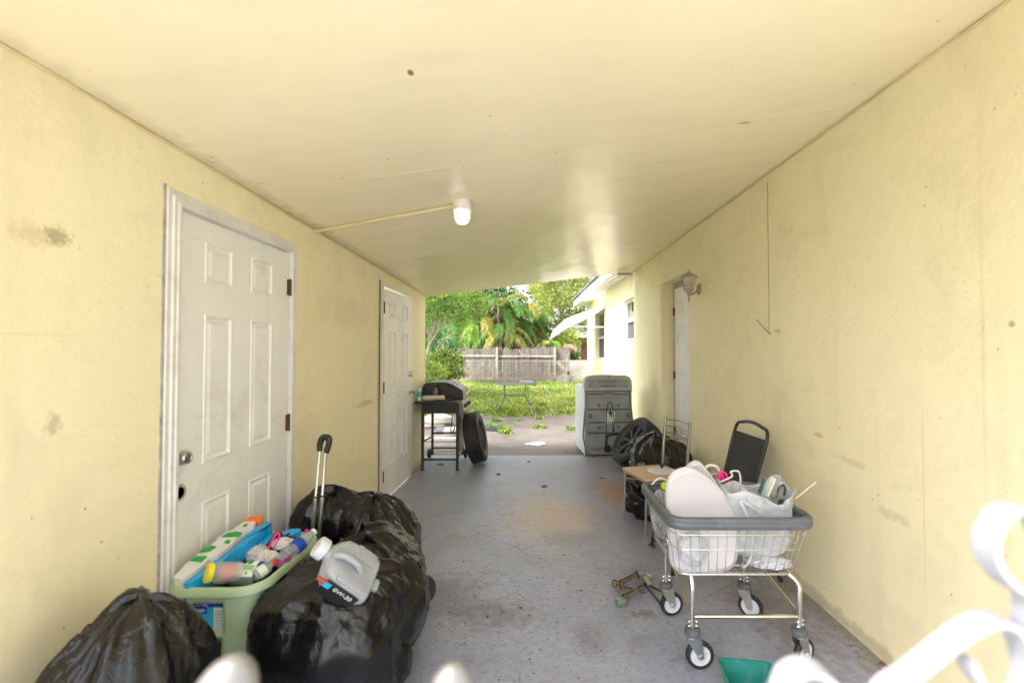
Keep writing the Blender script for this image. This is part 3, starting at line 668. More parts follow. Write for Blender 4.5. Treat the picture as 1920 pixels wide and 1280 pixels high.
# wall lantern
ly,lz=4.36,2.10; lx=1.505
LN=thing('wall_lantern','weathered cream coach lantern mounted on the right wall beside the recessed door','wall lantern',(XR,4.45,2.05))
T=Matrix.Translation((XR,4.47,2.06))
MB().lathe([(.0001,.022),(.03,.020),(.052,.010),(.056,0)],24,0,align((-1,0,0),at=(XR,4.47,2.06))).build('wall_plate',M['lanternmetal'],LN)
MB().tube(ngon_curve([(XR-.015,4.47,2.05),(XR-.06,4.43,2.02),(lx+.03,ly+.02,2.0),(lx,ly,2.03)],5),.009,8).build('bracket',M['lanternmetal'],LN)
def hexr(prof,n=6,Mx_=None,mi=0): return MB().lathe(prof,n,mi,Mx_)
B=Matrix.Translation((lx,ly,2.0))@Matrix.Rotation(.3,4,'Z')
gl_=hexr([(.042,.045),(.072,.155)],6,B); g=gl_.build('glass_panes',M['lanternglass'],LN,smooth=0)
fr=MB(); 
for k in range(6):
    a=2*PI*k/6; fr.tube([(.044*math.cos(a),.044*math.sin(a),.04),(.075*math.cos(a),.075*math.sin(a),.158)],.0045,5,M=B)
fr.build('cage',M['lanternmetal'],LN)
hexr([(.0001,.235),(.005,.228),(.007,.212),(.013,.207),(.017,.196),(.045,.187),(.066,.172),(.083,.164),(.085,.155),(.078,.152)],12,B).build('roof_cap',M['lanternmetal'],LN)
hexr([(.0001,-.085),(.006,-.078),(.009,-.06),(.011,-.02),(.018,.0),(.022,.02),(.046,.034),(.050,.044),(.044,.047)],12,B).build('tail_spire',M['lanternmetal'],LN)
# old pipe bracket where the eave meets the carport
mb=MB(); mb.tube(ngon_curve([P(1140,528,7.5),P(1165,515,7.2),P(1185,514,7.1)+Vector((0,0,-.01))],4),.016,7); mb.box(P(1172,514,7.0),(.22,.08,.03),bev=.005)
tag(mb.build('gutter_bracket',M['lanternmetal']),'old painted gutter strap where the eave meets the carport ceiling','bracket')
# ---- foliage ----------------------------------------------------------------------------
LEAVES=['lf_bright','lf_yel','lf_mid','lf_dark','lf_olive','lf_gold','lf_brown','lf_blue','lf_red']
def leafcloud(clumps,per,size,seed,elong=2.2,tints=4,weights=None,droop=.3,up=0.0):
    """clumps: (centre, radius); returns vertex, face and slot arrays of many bent leaf faces"""
    rg=np.random.default_rng(seed); V=[];Fc=[];Ms=[]
    for ci,(c,r) in enumerate(clumps):
        n=per; q=rg.normal(size=(n,3)); q/=np.linalg.norm(q,axis=1)[:,None]; q*=(rg.random((n,1))**.45)*np.array(r)
        p=q+np.array(c)
        d=rg.normal(size=(n,3)); d[:,2]-=droop; d+=q/np.maximum(np.linalg.norm(q,axis=1)[:,None],1e-4)*.9; d/=np.linalg.norm(d,axis=1)[:,None]
        s=rg.normal(size=(n,3)); s[:,2]*=.5; s-=d*(s*d).sum(1)[:,None]; s/=np.linalg.norm(s,axis=1)[:,None]
        L=size*(.6+.8*rg.random((n,1))); W=L/elong*.5; nn=np.cross(d,s)
        a=p; b=p+d*L*.45+s*W+nn*L*.06; e=p+d*L; f=p+d*L*.45-s*W+nn*L*.06; mid=p+d*L*.5-nn*L*.06
        base=len(V)*1
        st=np.stack([a,b,e,f,mid],1).reshape(-1,3)
        o=sum(len(x) for x in V); V.append(st)
        k=np.arange(n)*5+o
        Fc.append(np.stack([np.stack([k,k+1,k+4],1),np.stack([k+1,k+2,k+4],1),np.stack([k+4,k+2,k+3],1),np.stack([k,k+4,k+3],1)],1).reshape(-1,3))
        w=weights if weights is not None else np.ones(tints)
        w=np.array(w,float)*(.35+1.3*rg.random(len(w))); w/=w.sum()
        Ms.append(np.repeat(rg.choice(len(w),n,p=w),4))
    return np.concatenate(V),np.concatenate(Fc),np.concatenate(Ms)
def leaf_obj(name,arr,mats,parent):
    V,Fc,Ms=arr; off=np.array(wloc(parent)) if parent is not None else np.zeros(3)
    me=bpy.data.meshes.new(name); V=V-off
    me.vertices.add(len(V)); me.vertices.foreach_set('co',V.astype(np.float32).ravel())
    me.loops.add(len(Fc)*3); me.loops.foreach_set('vertex_index',Fc.astype(np.int32).ravel())
    me.polygons.add(len(Fc)); me.polygons.foreach_set('loop_start',np.arange(0,len(Fc)*3,3,dtype=np.int32)); me.polygons.foreach_set('loop_total',np.full(len(Fc),3,dtype=np.int32))
    for m in mats: me.materials.append(M[m])
    me.polygons.foreach_set('material_index',Ms.astype(np.int32)); me.update(calc_edges=True)
    o=bpy.data.objects.new(name,me); COL.objects.link(o); o.parent=parent; return o
def tree(name,label,base,top,trunk_r,crown,nc,per,size,mats,weights,seed,group=None,elong=2.0,limbs=7,cr=.5,mb_mat='bark',droop=.3,cat='tree'):
    """crown: centre, radii"""
    t=thing(name,label,cat,base,group=group); rd=random.Random(seed); rg=np.random.default_rng(seed)
    b=Vector(base); c=Vector(crown[0]); rad=Vector(crown[1]); tr=MB()
    fork=b.lerp(c,.55); path=[b,b.lerp(fork,.5)+Vector((rd.uniform(-.15,.15),rd.uniform(-.1,.1),0)),fork]
    tr.tube(ngon_curve(path,5),[trunk_r*(1-.45*i/10) for i in range(11)],9)
    clumps=[]
    for i in range(nc):
        q=rg.normal(size=3); q/=np.linalg.norm(q); q*=rg.random()**.33
        p=Vector((c.x+q[0]*rad.x,c.y+q[1]*rad.y,c.z+q[2]*rad.z)); clumps.append((tuple(p),tuple(cr*(.6+.8*rg.random())*np.array((1,1,.62)))))
    for i in range(limbs):
        e=Vector(clumps[i%nc][0]); m=fork.lerp(e,.5)+Vector((rd.uniform(-.2,.2),rd.uniform(-.2,.2),rd.uniform(0,.3)))
        tr.tube(ngon_curve([fork-Vector((0,0,.1)),m,e],4),[trunk_r*.5*(1-.85*k/8) for k in range(9)],6)
        for kk in range(3):
            e2=Vector(clumps[(i*5+kk*3+1)%nc][0]); 
            if (e2-m).length<rad.x*1.1: tr.tube([m,m.lerp(e2,.5)+Vector((0,0,.08)),e2],[trunk_r*.22,trunk_r*.14,trunk_r*.05],5)
    tr.build('trunk',M[mb_mat],t)
    leaf_obj('crown',leafcloud(clumps,per,size,seed,elong,weights=weights,droop=droop),mats,t); return t
def frond(V,Fc,Ms,base,az,L,rise,droop,slot,rd,nleaf=30,ll=.46,wleaf=.027):
    pts=[];d0=Vector((math.cos(az),math.sin(az),0))
    for i in range(nleaf+1):
        t=i/nleaf; pts.append(Vector(base)+d0*(L*t*(1-.12*t))+Vector((0,0,rise*t-droop*t*t)))
    def quad(a,b,c,d,s):
        o=len(V); V.extend([a,b,c,d]); Fc.append((o,o+1,o+2)); Fc.append((o,o+2,o+3)); Ms.extend([s,s])
    side=Vector((-d0.y,d0.x,0))
    for i in range(nleaf):
        a,b=pts[i],pts[i+1]; w=.012*(1-i/nleaf)+.004
        quad(a-side*w,a+side*w,b+side*w*.9,b-side*w*.9,slot); quad(a-Vector((0,0,w)),a+Vector((0,0,w)),b+Vector((0,0,w)),b-Vector((0,0,w)),slot)
        if i<3: continue
        t=i/nleaf; tg=(b-a).normalized(); l=ll*math.sin(PI*(.12+.80*t))**.7*rd.uniform(.85,1.12)
        for sg in(-1,1,-1,1):
            dd=(side*sg*rd.uniform(.75,.95)+tg*rd.uniform(.3,.9)+Vector((0,0,rd.uniform(-.25,.25)))).normalized()
            m=a+dd*l*.5-Vector((0,0,l*.06)); e=a+dd*l*.80+Vector((0,0,-l*rd.uniform(.35,.8))); wv=tg*wleaf*rd.uniform(.8,1.2)
            quad(a-wv*.4,a+wv*.4,m+wv,m-wv,slot); o=len(V); V.extend([m-wv,m+wv,e]); Fc.append((o,o+1,o+2)); Ms.append(slot)
def palm(label,base,stems,seed,group,scale=1.0):
    t=thing('areca_palm',label,'palm tree',base,group=group); rd=random.Random(seed); tr=MB(); V=[];Fc=[];Ms=[]
    for (dx,dy,h,lean) in stems:
        b=Vector(base)+Vector((dx,dy,0)); h+=.35*scale; top=b+Vector((lean,rd.uniform(-.2,.2),h)); pts=ngon_curve([b,b.lerp(top,.5)+Vector((lean*-.15,0,0)),top],8)
        rr=[.075*scale*(1.1-.35*i/len(pts)+.08*(i%2)) for i in range(len(pts))]; tr.tube(pts,rr,8)
        nf=rd.randint(10,13)
        for k in range(nf):
            az=2*PI*k/nf+rd.uniform(-.3,.3); lvl=rd.random()
            slot=rd.choices([0,1,2,3,4],[.38,.22,.24,.13,.03])[0] if lvl>.25 else rd.choices([1,3,4,0],[.40,.16,.09,.35])[0]
            frond(V,Fc,Ms,top+Vector((0,0,rd.uniform(-.15,.1))),az,rd.uniform(1.3,2.0)*scale,(1.9*lvl+.3)*scale,rd.uniform(1.5,2.4)*scale,slot,rd)
    tr.build('stems',M['palmbark'],t)
    leaf_obj('fronds',(np.array([tuple(v) for v in V]),np.array(Fc),np.array(Ms)),['lf_mid','lf_olive','lf_bright','lf_gold','lf_brown'],t); return t
# ---- back fence --------------------------------------------------------------------------
YFN=21.7
def px2x(px,y): return (px-CX)/F*y
FN=thing('wooden_fence','weathered grey board fence with rails and posts across the back of the yard','fence',(-1,YFN,0))
rd=random.Random(5); mb=MB(); x=px2x(690,YFN); xe=px2x(1068,YFN)
while x<xe:
    w=rd.uniform(.085,.13); top=1.60+.05*mnoise.noise((x*.6,0,0))+rd.uniform(-.05,.04); lean=rd.uniform(-.008,.008); y=YFN+.05+rd.uniform(-.006,.006)
    mb.add([(x,y,-.02),(x+w,y,-.02),(x+w+lean,y,top-.03),(x+w*.75+lean,y,top),(x+w*.25+lean,y,top),(x+lean,y,top-.03),
            (x,y+.018,-.02),(x+w,y+.018,-.02),(x+w+lean,y+.018,top-.03),(x+w*.75+lean,y+.018,top),(x+w*.25+lean,y+.018,top),(x+lean,y+.018,top-.03)],
           [(0,1,2,3,4,5),(11,10,9,8,7,6),(0,5,11,6),(1,7,8,2),(5,4,10,11),(4,3,9,10),(3,2,8,9)]); x+=w+rd.uniform(.006,.022)
mb.build('boards',M['fence'],FN,smooth=0)
for z in(1.22,.13):
    mb=MB(); mb.span((px2x(690,YFN),YFN-.0,z-.045),(px2x(930,YFN),YFN+.035,z+.045)); mb.span((px2x(935,YFN),YFN,z-.06),(px2x(1045,YFN),YFN+.035,z+.03)); mb.build('rail',M['fence_post'],FN,smooth=0)
for px in(740,838,932,1040):
    MB().span((px2x(px,YFN)-.055,YFN-.11,-.05),(px2x(px,YFN)+.055,YFN-.004,1.63),bev=.01).build('post',M['fence_post'],FN,smooth=0)
LB=thing('loose_board','pale loose board resting along the upper fence rail','board',P(1000,668,21.5))
MB().tube([P(973,655,21.5),P(978,664,21.5),P(990,667,21.5),P(1030,670,21.5)],.035,6,sx=.6).build('plank',M['fence_post'],LB)
# grey slab wall at the right end
SW=thing('slab_wall','grey mottled concrete slab wall at the right end of the back fence','wall',(px2x(1085,21),21,0))
MB().span((px2x(1064,21),20.98,-.1),(px2x(1118,21),21.10,1.03)).build('slab',M['concrete_block'],SW,smooth=0)
MB().span((px2x(1064,21)-.06,20.95,-.1),(px2x(1064,21),21.05,1.10)).build('end_post',M['fence_post'],SW,smooth=0)
for a,b,l in(((1045,678),(1068,704),'dark board leaning down against the grey slab wall'),((1040,712),(1072,695),'short pale board propped low in front of the grey slab wall')):
    mb=MB(); mb.strip([P(*a,20.6),P(*b,20.6)],.05,.16,side=(0,1,0)); tag(mb.build('leaning_board',M['fence_post'] if 'pale' in l else M['bark'],smooth=0),l,'board')
mb=MB(); mb.prism([(px2x(1046,20.5),-.05),(px2x(1044,20.5),.22),(px2x(1052,20.5),.36),(px2x(1062,20.5),.40),(px2x(1068,20.5),.24),(px2x(1066,20.5),-.05)],20.4,20.55,'y')
tag(mb.build('broken_slab',M['concrete_block'],smooth=0),'broken pale concrete slab standing in the grass below the leaning boards','slab')
mb=MB().box(P(988,717,19.6)+Vector((0,0,.02)),(.55,.4,.09),M=None); tag(mb.build('stone_block',M['concrete_block'],bev=.02),'low pale stone block in the grass behind the patio table','stone')
# chain-link fence in front
CF=thing('chain_link_fence','rusty chain link fence with a thin top rail in front of the board fence','fence',(0,20.4,0))
yc=20.4; x0=px2x(845,yc); x1=px2x(1064,yc); zt_=1.00
MB().tube([(x0,yc,zt_),(x1,yc,zt_)],.017,6).build('top_rail',M['galv'],CF)
for px in(846,905,968,1030,1063): MB().tube([(px2x(px,yc),yc,-.05),(px2x(px,yc),yc,zt_+.03)],.022,6).build('post',M['galv'],CF)
mb=MB(); d=.085
for s in(1,-1):
    x=x0-zt_
    while x<x1+zt_:
        a=(x,0.02) if s==1 else (x,zt_); b=(x+zt_,zt_) if s==1 else (x+zt_,0.02)
        # clip
        (ax,az),(bx,bz)=a,b
        if ax<x0: t=(x0-ax)/(bx-ax); az+=t*(bz-az); ax=x0
        if bx>x1: t=(x1-ax)/(bx-ax); bz=az+t*(bz-az); bx=x1
        if bx>ax+.01: mb.tube([(ax,yc,az),(bx,yc,bz)],.0022,3,cap=False)
        x+=d
mb.build('mesh',M['galv'],CF,smooth=0)
# dry vines on the fence (nobody could count them)
rg=np.random.default_rng(11); mb=MB()
for i in range(420):
    x=rg.uniform(px2x(850,20.5),px2x(1075,20.5)); y=rg.uniform(20.1,21.2); h=rg.uniform(.3,1.05)*(1.0 if rg.random()<.8 else 1.4); pts=[Vector((x,y,0))]
    d=Vector((rg.normal()*.35,rg.normal()*.15,1))
    for k in range(7): d+=Vector((rg.normal()*.5,rg.normal()*.2,rg.normal()*.25-.06)); pts.append(pts[-1]+d.normalized()*h/6)
    for p in pts: p.z=max(p.z,.01)
    mb.tube(pts,.0055 if rg.random()<.8 else .012,3,cap=False)
tag(mb.build('dry_vines',M['twig'],smooth=0),'tangle of leafless dry vines growing over the chain link fence','vines',kind='stuff')
# neighbours
PH=thing('neighbour_house','peach stucco neighbour house with a flat white eave and dark red door','house',(px2x(1100,27),27,0))
yh=27
MB().span((px2x(1062,yh),yh,-.1),(px2x(1200,yh),yh+5,2.22)).build('wall',M['pink'],PH,smooth=0)
MB().span((px2x(1052,yh),yh-.7,2.23),(px2x(1210,yh),yh+5.3,2.38)).build('roof',M['white_roof'],PH,smooth=0)
MB().span((px2x(1089,yh),yh-.03,.0),(px2x(1118,yh),yh-.002,1.98)).build('door',M['reddoor'],PH,smooth=0)
MB().span((px2x(1087,yh),yh-.045,.0),(px2x(1088.7,yh),yh-.002,2.03)).build('door_frame',M['white_roof'],PH,smooth=0)
wf=MB().span((px2x(1067,yh),yh-.04,1.05),(px2x(1079,yh),yh-.002,1.95)).build('window',M['window_frame'],PH,smooth=0)
MB().span((px2x(1068,yh),yh-.05,1.1),(px2x(1078,yh),yh-.041,1.9)).build('pane',M['screen'],wf,smooth=0)
PG=thing('gabled_house','peach gabled house half hidden by the palms, with a white roof edge','house',(px2x(1000,30),30,0))
yg=30; z=lambda py,y: P(998,py,y).z
MB().prism([(px2x(955,yg),0),(px2x(1040,yg),0),(px2x(1040,yg),z(650,yg)),(px2x(1022,yg),z(624,yg)),(px2x(990,yg),z(612,yg)),(px2x(955,yg),z(628,yg))],yg,yg+4).build('wall',M['pink'],PG,smooth=0)
MB().strip([(px2x(962,yg),yg-.25,z(604,yg)),(px2x(990,yg),yg-.25,z(613,yg)),(px2x(1026,yg),yg-.25,z(626,yg))],.6,.14,side=(0,1,0)).build('roof_edge',M['white_roof'],PG,smooth=0)
MB().span((px2x(967,yg),yg-.03,z(645,yg)),(px2x(983,yg),yg-.003,z(634,yg))).build('window',M['screen'],PG,smooth=0)
# trees
TG='trees beyond the back fence'
tree('shade_tree','bright green feathery tree at the left of the yard with forked pale branches',(px2x(800,13.5),13.5,0),None,.07,((px2x(812,13.5),13.6,3.3),(1.35,1.3,1.15)),70,150,.085,['lf_bright','lf_mid','lf_yel','lf_dark','lf_blue'],[.38,.26,.14,.10,.12],21,cr=.42,droop=.15)
tree('shade_tree','taller bright leaved tree behind the feathery one at the left',(px2x(835,18.5),18.5,0),None,.14,((px2x(845,18.5),18.5,4.0),(1.6,1.4,1.7)),90,130,.10,['lf_bright','lf_mid','lf_yel','lf_dark','lf_olive'],[.38,.26,.18,.10,.08],22,cr=.5)
tree('leafy_shrub','cool green shrub in the middle of the left yard edge',(px2x(806,15.5),15.5,0),None,.08,((px2x(812,15.5),15.5,1.7),(1.05,1.0,.95)),46,110,.085,['lf_blue','lf_mid','lf_dark','lf_bright'],[.4,.3,.15,.2],23,cr=.36,cat='shrub')
tree('leafy_shrub','glossy yellow green shrub spreading beside the fence at the left',(px2x(838,14.0),14.0,0),None,.06,((px2x(834,14.0),14.0,1.02),(.80,.7,.46)),44,80,.12,['lf_yel','lf_bright','lf_mid','lf_dark'],[.34,.38,.18,.10],24,cr=.26,elong=2.4,cat='shrub')
tree('leafy_shrub','low yellow green shrub right behind the grill',(px2x(808,12.6),12.6,0),None,.05,((px2x(808,12.6),12.6,.72),(.42,.45,.42)),26,70,.11,['lf_yel','lf_bright','lf_mid'],[.5,.35,.15],25,cr=.22,elong=2.4,cat='shrub')
tree('broadleaf_tree','large olive green tree with a pale forked trunk behind the house eave',(px2x(1032,27),27.2,0),None,.14,((px2x(1075,27),27,4.8),(2.7,1.6,3.0)),210,130,.125,['lf_olive','lf_yel','lf_mid','lf_bright','lf_red'],[.36,.26,.2,.14,.02],31,TG,cr=.62,limbs=9)
tree('broadleaf_tree','small tree with rusty orange leaves above the palms',(px2x(1018,29),29,0),None,.14,((px2x(1020,29),29,5.6),(1.1,1.0,1.2)),55,90,.13,['lf_olive','lf_yel','lf_red','lf_bright'],[.36,.24,.24,.16],32,TG,cr=.5)
tree('broadleaf_tree','dark dense tree filling the gap behind the palms',(px2x(925,28),28,0),None,.15,((px2x(920,28),28,3.4),(3.1,1.0,2.5)),190,110,.16,['lf_dark','lf_mid','lf_olive'],[.65,.27,.08],33,TG,cr=.8)
tree('broadleaf_tree','far mid green tree behind the left shrubs',(px2x(815,30),30,0),None,.22,((px2x(815,30),30,4.0),(3.2,1.5,3.4)),120,110,.18,['lf_mid','lf_bright','lf_dark'],[.4,.3,.3],34,TG,cr=.8)
tree('leafy_shrub','dark green shrub in front of the peach house beside the red door',(px2x(1072,24),24,0),None,.05,((px2x(1073,24),24,1.15),(.38,.4,.55)),20,70,.10,['lf_blue','lf_dark','lf_mid'],[.45,.2,.35],35,cr=.25,cat='shrub')
tree('leafy_shrub','yellow leaved shrub under the awning tip',(px2x(1062,25),25,0),None,.05,((px2x(1060,25),25,2.2),(.75,.5,.55)),26,70,.12,['lf_yel','lf_bright','lf_olive'],[.5,.3,.2],36,cr=.35,cat='shrub')
tree('broadleaf_tree','big spreading tree behind the left building, shading the patio',(-6.0,9.8,0),None,.22,((-4.9,9.0,5.3),(3.0,2.7,1.6)),110,90,.20,['lf_mid','lf_bright','lf_dark'],[.4,.35,.25],38,cr=.75)
PGp='palms beyond the back fence'
palm('tall clump of areca palms in the centre beyond the fence',(px2x(932,23.5),23.5,0),[(0,0,3.3,.1),(-.55,.3,2.7,-.35),(.5,.2,2.9,.3),(.1,-.2,1.9,.1)],41,PGp,1.15)
palm('areca palm clump left of centre with golden drooping fronds',(px2x(890,24),24,0),[(0,0,2.4,-.1),(-.5,.2,1.9,-.3),(.4,.3,3.0,.1)],42,PGp,1.05)
palm('pale feathery palm right of the tall clump',(px2x(972,25),25,0),[(0,0,3.2,.2),(.4,.3,2.4,.3)],43,PGp,1.1)
palm('short young palm in front of the peach gable',(px2x(1027,23.2),23.2,0),[(0,0,1.35,.05),(.25,.2,1.1,.2)],44,PGp,.75)
# lawn growth: one sheet of blades nobody could count
rg=np.random.default_rng(3); n=46000
y=10.35+(22-10.35)*rg.random(n)**1.25; x=rg.uniform(px2x(780,1)*y*0+ -6.2,3.2,n); 
keep=(x>-.26*y-.6)&(x<.13*y+.3)
edge=10.55+.9*np.maximum(0,np.tanh((x-.9)*1.6))*(x>0)+.15*np.sin(x*3.1)
keep&=(y>edge+rg.normal(0,.10,n)); x=x[keep];y=y[keep]; n=len(x)
patch=np.array([mnoise.noise((a*.9,b*.9,2)) for a,b in zip(x,y)])
h=(.05+.09*rg.random(n))*(1+.9*np.clip(patch,-.5,.8)); az=rg.random(n)*2*PI; w=.010+.012*rg.random(n); ln=h*rg.uniform(.2,1.1,n)
wide=rg.random(n)<.35; w=np.where(wide,w*2.2,w); h=np.where(wide,h*.7,h)
z0=np.array([lawn_z(a,b) for a,b in zip(x,y)])
dx=np.cos(az);dy=np.sin(az)
A=np.stack([x-dy*w,y+dx*w,z0],1);B=np.stack([x+dy*w,y-dx*w,z0],1);C=np.stack([x+dx*ln*.4+dy*w*.8,y+dy*ln*.4-dx*w*.8,z0+h*.7],1);D=np.stack([x+dx*ln,y+dy*ln,z0+h],1)
V=np.stack([A,B,C,D],1).reshape(-1,3); k=np.arange(n)*4; Fc=np.stack([np.stack([k,k+1,k+2],1),np.stack([k,k+2,k+3],1)],1).reshape(-1,3)
ms=rg.choice(5,n,p=[.24,.19,.22,.25,.10]); ms=np.where(patch>.18,rg.choice([0,1],n),ms)
gr=leaf_obj('grass',(V,Fc,np.repeat(ms,2)),['lf_bright','lf_yel','lf_mid','lf_olive','lf_brown'],None); tag(gr,'overgrown weedy green lawn behind the patio','grass',kind='stuff')
def weed(px,py,r,h,n,seed,lab,cols=(0,1,2)):
    g=G(px,py,-.035); rg=np.random.default_rng(seed); V=[];Fc=[];Ms=[]
    for i in range(n):
        q=rg.normal(size=2)*r*.5; b=Vector((g.x+q[0],g.y+q[1],-.035)); a=rg.random()*6.28; hh=h*rg.uniform(.4,1); o=rg.uniform(.3,.9)*hh; w=rg.uniform(.004,.012)
        d=Vector((math.cos(a),math.sin(a),0)); s=Vector((-d.y,d.x,0))
        k=len(V); V+= [b-s*w,b+s*w,b+d*o*.5+s*w*1.3+Vector((0,0,hh*.8)),b+d*o+Vector((0,0,hh*.85))]; Fc+=[(k,k+1,k+2),(k,k+2,k+3)]; c=int(rg.choice(cols)); Ms+=[c,c]
    t=thing('weed_tuft',lab,'weed',(g.x,g.y,-.035),group='weeds in the patio cracks')
    leaf_obj('leaves',(np.array([tuple(v) for v in V]),np.array(Fc),np.array(Ms)),['lf_bright','lf_yel','lf_mid'],t)
for a in[(1012,802,.13,.09,170,1,'largest green weed tuft in the patio, right of centre'),(947,812,.10,.11,120,2,'green weed tuft in the patio straight below the table left leg'),
         (1010,785,.09,.10,90,3,'small weed tuft behind the largest one'),(930,790,.10,.10,110,4,'weed tuft at the lawn edge left of the table'),
         (1070,775,.2,.14,190,5,'weed patch against the far side of the white washer'),(915,800,.12,.08,100,6,'thin weed tuft just right of the leaning tyre top'),
         (975,788,.10,.05,60,7,'sparse flat weed in the patio under the table'),(1073,806,.10,.10,80,8,'weed tuft touching the left side of the washer'),
         (940,803,.1,.07,80,9,'small weed tuft above the bright one below the table'),(905,775,.16,.12,120,10,'weed tuft at the lawn edge behind the grill'),
         (955,798,.16,.03,70,12,'flat yellowish weed spread across a patio crack')]: weed(*a)
# patio table
tz=.68; TB=thing('patio_table','grey metal patio table with curved splayed legs standing on the lawn edge','table',(px2x(968,10.9),10.9,0))
xa=px2x(928,10.6); xb=px2x(1008,10.6)
ov=[((xa+xb)/2+(xb-xa)/2*math.copysign(abs(math.cos(a))**.5,math.cos(a)),10.95+.42*math.copysign(abs(math.sin(a))**.5,math.sin(a))) for a in np.linspace(0,2*PI,41)[:-1]]
mb=MB(); mb.prism(ov,tz-.006,tz+.004,'z').build('glass_top',M['screen'],TB,smooth=0)
mb=MB(); mb.tube([(a,b,tz-.004) for a,b in ov],.017,6,closed=True); mb.build('table_rim',M['gunmetal'],TB)
for sx,px_ in((-1,945),(1,985)):
    x=px2x(px_,10.8)
    for sy in(-1,1):
        y=10.95+sy*.10
        MB().tube(ngon_curve([(x,y,tz-.02),(x,y,.42),(x+sx*.03,y+sy*.05,.30),(x+sx*.14,y+sy*.22,.10),(x+sx*.19,y+sy*.30,.0)],4),.014,7).build('leg',M['gunmetal'],TB)
for z in(.40,.365): MB().tube([(px2x(945,10.8),10.95,z),(px2x(985,10.8),10.95,z)],.011,6).build('stretcher',M['gunmetal'],TB)
# things lying on the patio
g=G(1005,834,-.03); mb=MB(); 
pts=[(-.20,.02),(-.06,.09),(.05,.13),(.16,.10),(.17,.02),(.04,-.07),(-.02,-.03)]
mb.prism([(g.x+a*.9,g.y+b*1.6) for a,b in pts],-.026,-.016,'z'); tag(mb.build('paper_sheet',M['paper'],bev=.004),'crumpled white paper lying on the patio','paper')
for px,py,w,d,h,lab,mt,rz in[(835,808,.34,.5,.05,'grey slab lying on the patio seen under the grill','slate',.2),(905,768,.30,.22,.10,'bent dark mat behind the leaning tyre','rubber',.5),(922,805,.3,.3,.012,'flat dark flap on the patio right of the tyre','rubber',-.3),
          (830,827,.9,.12,.06,'long pale plank on the patio behind the grill','white_roof',.0),(812,800,.4,.3,.05,'pale broken tile left of the white bundle','concrete_block',.4),(845,818,.22,.3,.14,'pale cardboard box behind the grill legs','card',.1)]:
    g=G(px,py,-.03); mb=MB().box((0,0,h/2),(w,d,h),bev=.01,M=Matrix.Translation((g.x,g.y,-.029))@Matrix.Rotation(rz,4,'Z')); tag(mb.build({'slate':'slab','rubber':'rubber_mat','white_roof':'plank','concrete_block':'tile','card':'box'}[mt],M['dustwhite' if mt in('white_roof','card') else mt]),lab,{'slate':'slab','rubber':'mat','white_roof':'plank','concrete_block':'tile','card':'box'}[mt])
g=G(822,797,-.03); mb=MB()
mb.lathe([(.0001,0),(.17,.01),(.24,.08),(.22,.17),(.12,.22),(.0001,.20)],20,0,Matrix.Translation((g.x,g.y,-.03))@Matrix.Scale(1.35,4,(1,0,0))); tag(mb.build('plastic_bundle',M['dustwhite']),'white plastic wrapped bundle lying on the patio behind the grill','bundle')
# ---- crumpled bin bags ------------------------------------------------------------------
def crease(p,seed,freq=3.0,n=6,warp=.35):
    """sharp sided folds: the strongest of several warped plane waves"""
    rg=np.random.default_rng(seed); q=p.copy()
    for k in range(3):
        d=rg.normal(size=3); d/=np.linalg.norm(d); e=rg.normal(size=3); f=rg.uniform(2.,5.); q=q+warp*.12*np.sin(p@d*f*2+rg.uniform(0,6))[:,None]*e
    acc=np.zeros(len(p))
    for k in range(n):
        d=rg.normal(size=3); d[2]*=.55; d/=np.linalg.norm(d); f=freq*rg.uniform(.6,2.2); ph=rg.uniform(0,6)
        u=q@d*f+ph; tri=1-2*np.abs((u%1)-.5)*2
        mask=.5+.5*np.sin(q@rg.normal(size=3)*2.3+rg.uniform(0,6)); acc+=tri*mask/(f/freq)**.8
    return acc/n
def fold_noise(p,seed,f):
    out=np.empty(len(p))
    for i,a in enumerate(p): out[i]=1-2*abs(mnoise.noise((a[0]*f+seed,a[1]*f,a[2]*f*.7)))
    return out
def facet(u,v,nu,nv,seed):
    """piecewise flat height field (u wraps at 1): crisp creases between flat facets"""
    rg=np.random.default_rng(seed); G_=rg.random((nv+2,nu)); ju=(rg.random((nv+2,nu))<.5)
    x=(u%1)*nu; y=np.clip(v,0,.9999)*nv; i=np.floor(x).astype(int)%nu; j=np.floor(y).astype(int); fx=x-np.floor(x); fy=y-j; i2=(i+1)%nu
    a=G_[j,i];b=G_[j,i2];c=G_[j+1,i];d=G_[j+1,i2]
    t1=np.where(fx+fy<1,a+(b-a)*fx+(c-a)*fy,d+(c-d)*(1-fx)+(b-d)*(1-fy))
    t2=np.where(fx>fy,a+(b-a)*fx+(d-b)*fy,a+(d-c)*fx+(c-a)*fy)
    return np.where(ju[j,i],t1,t2)
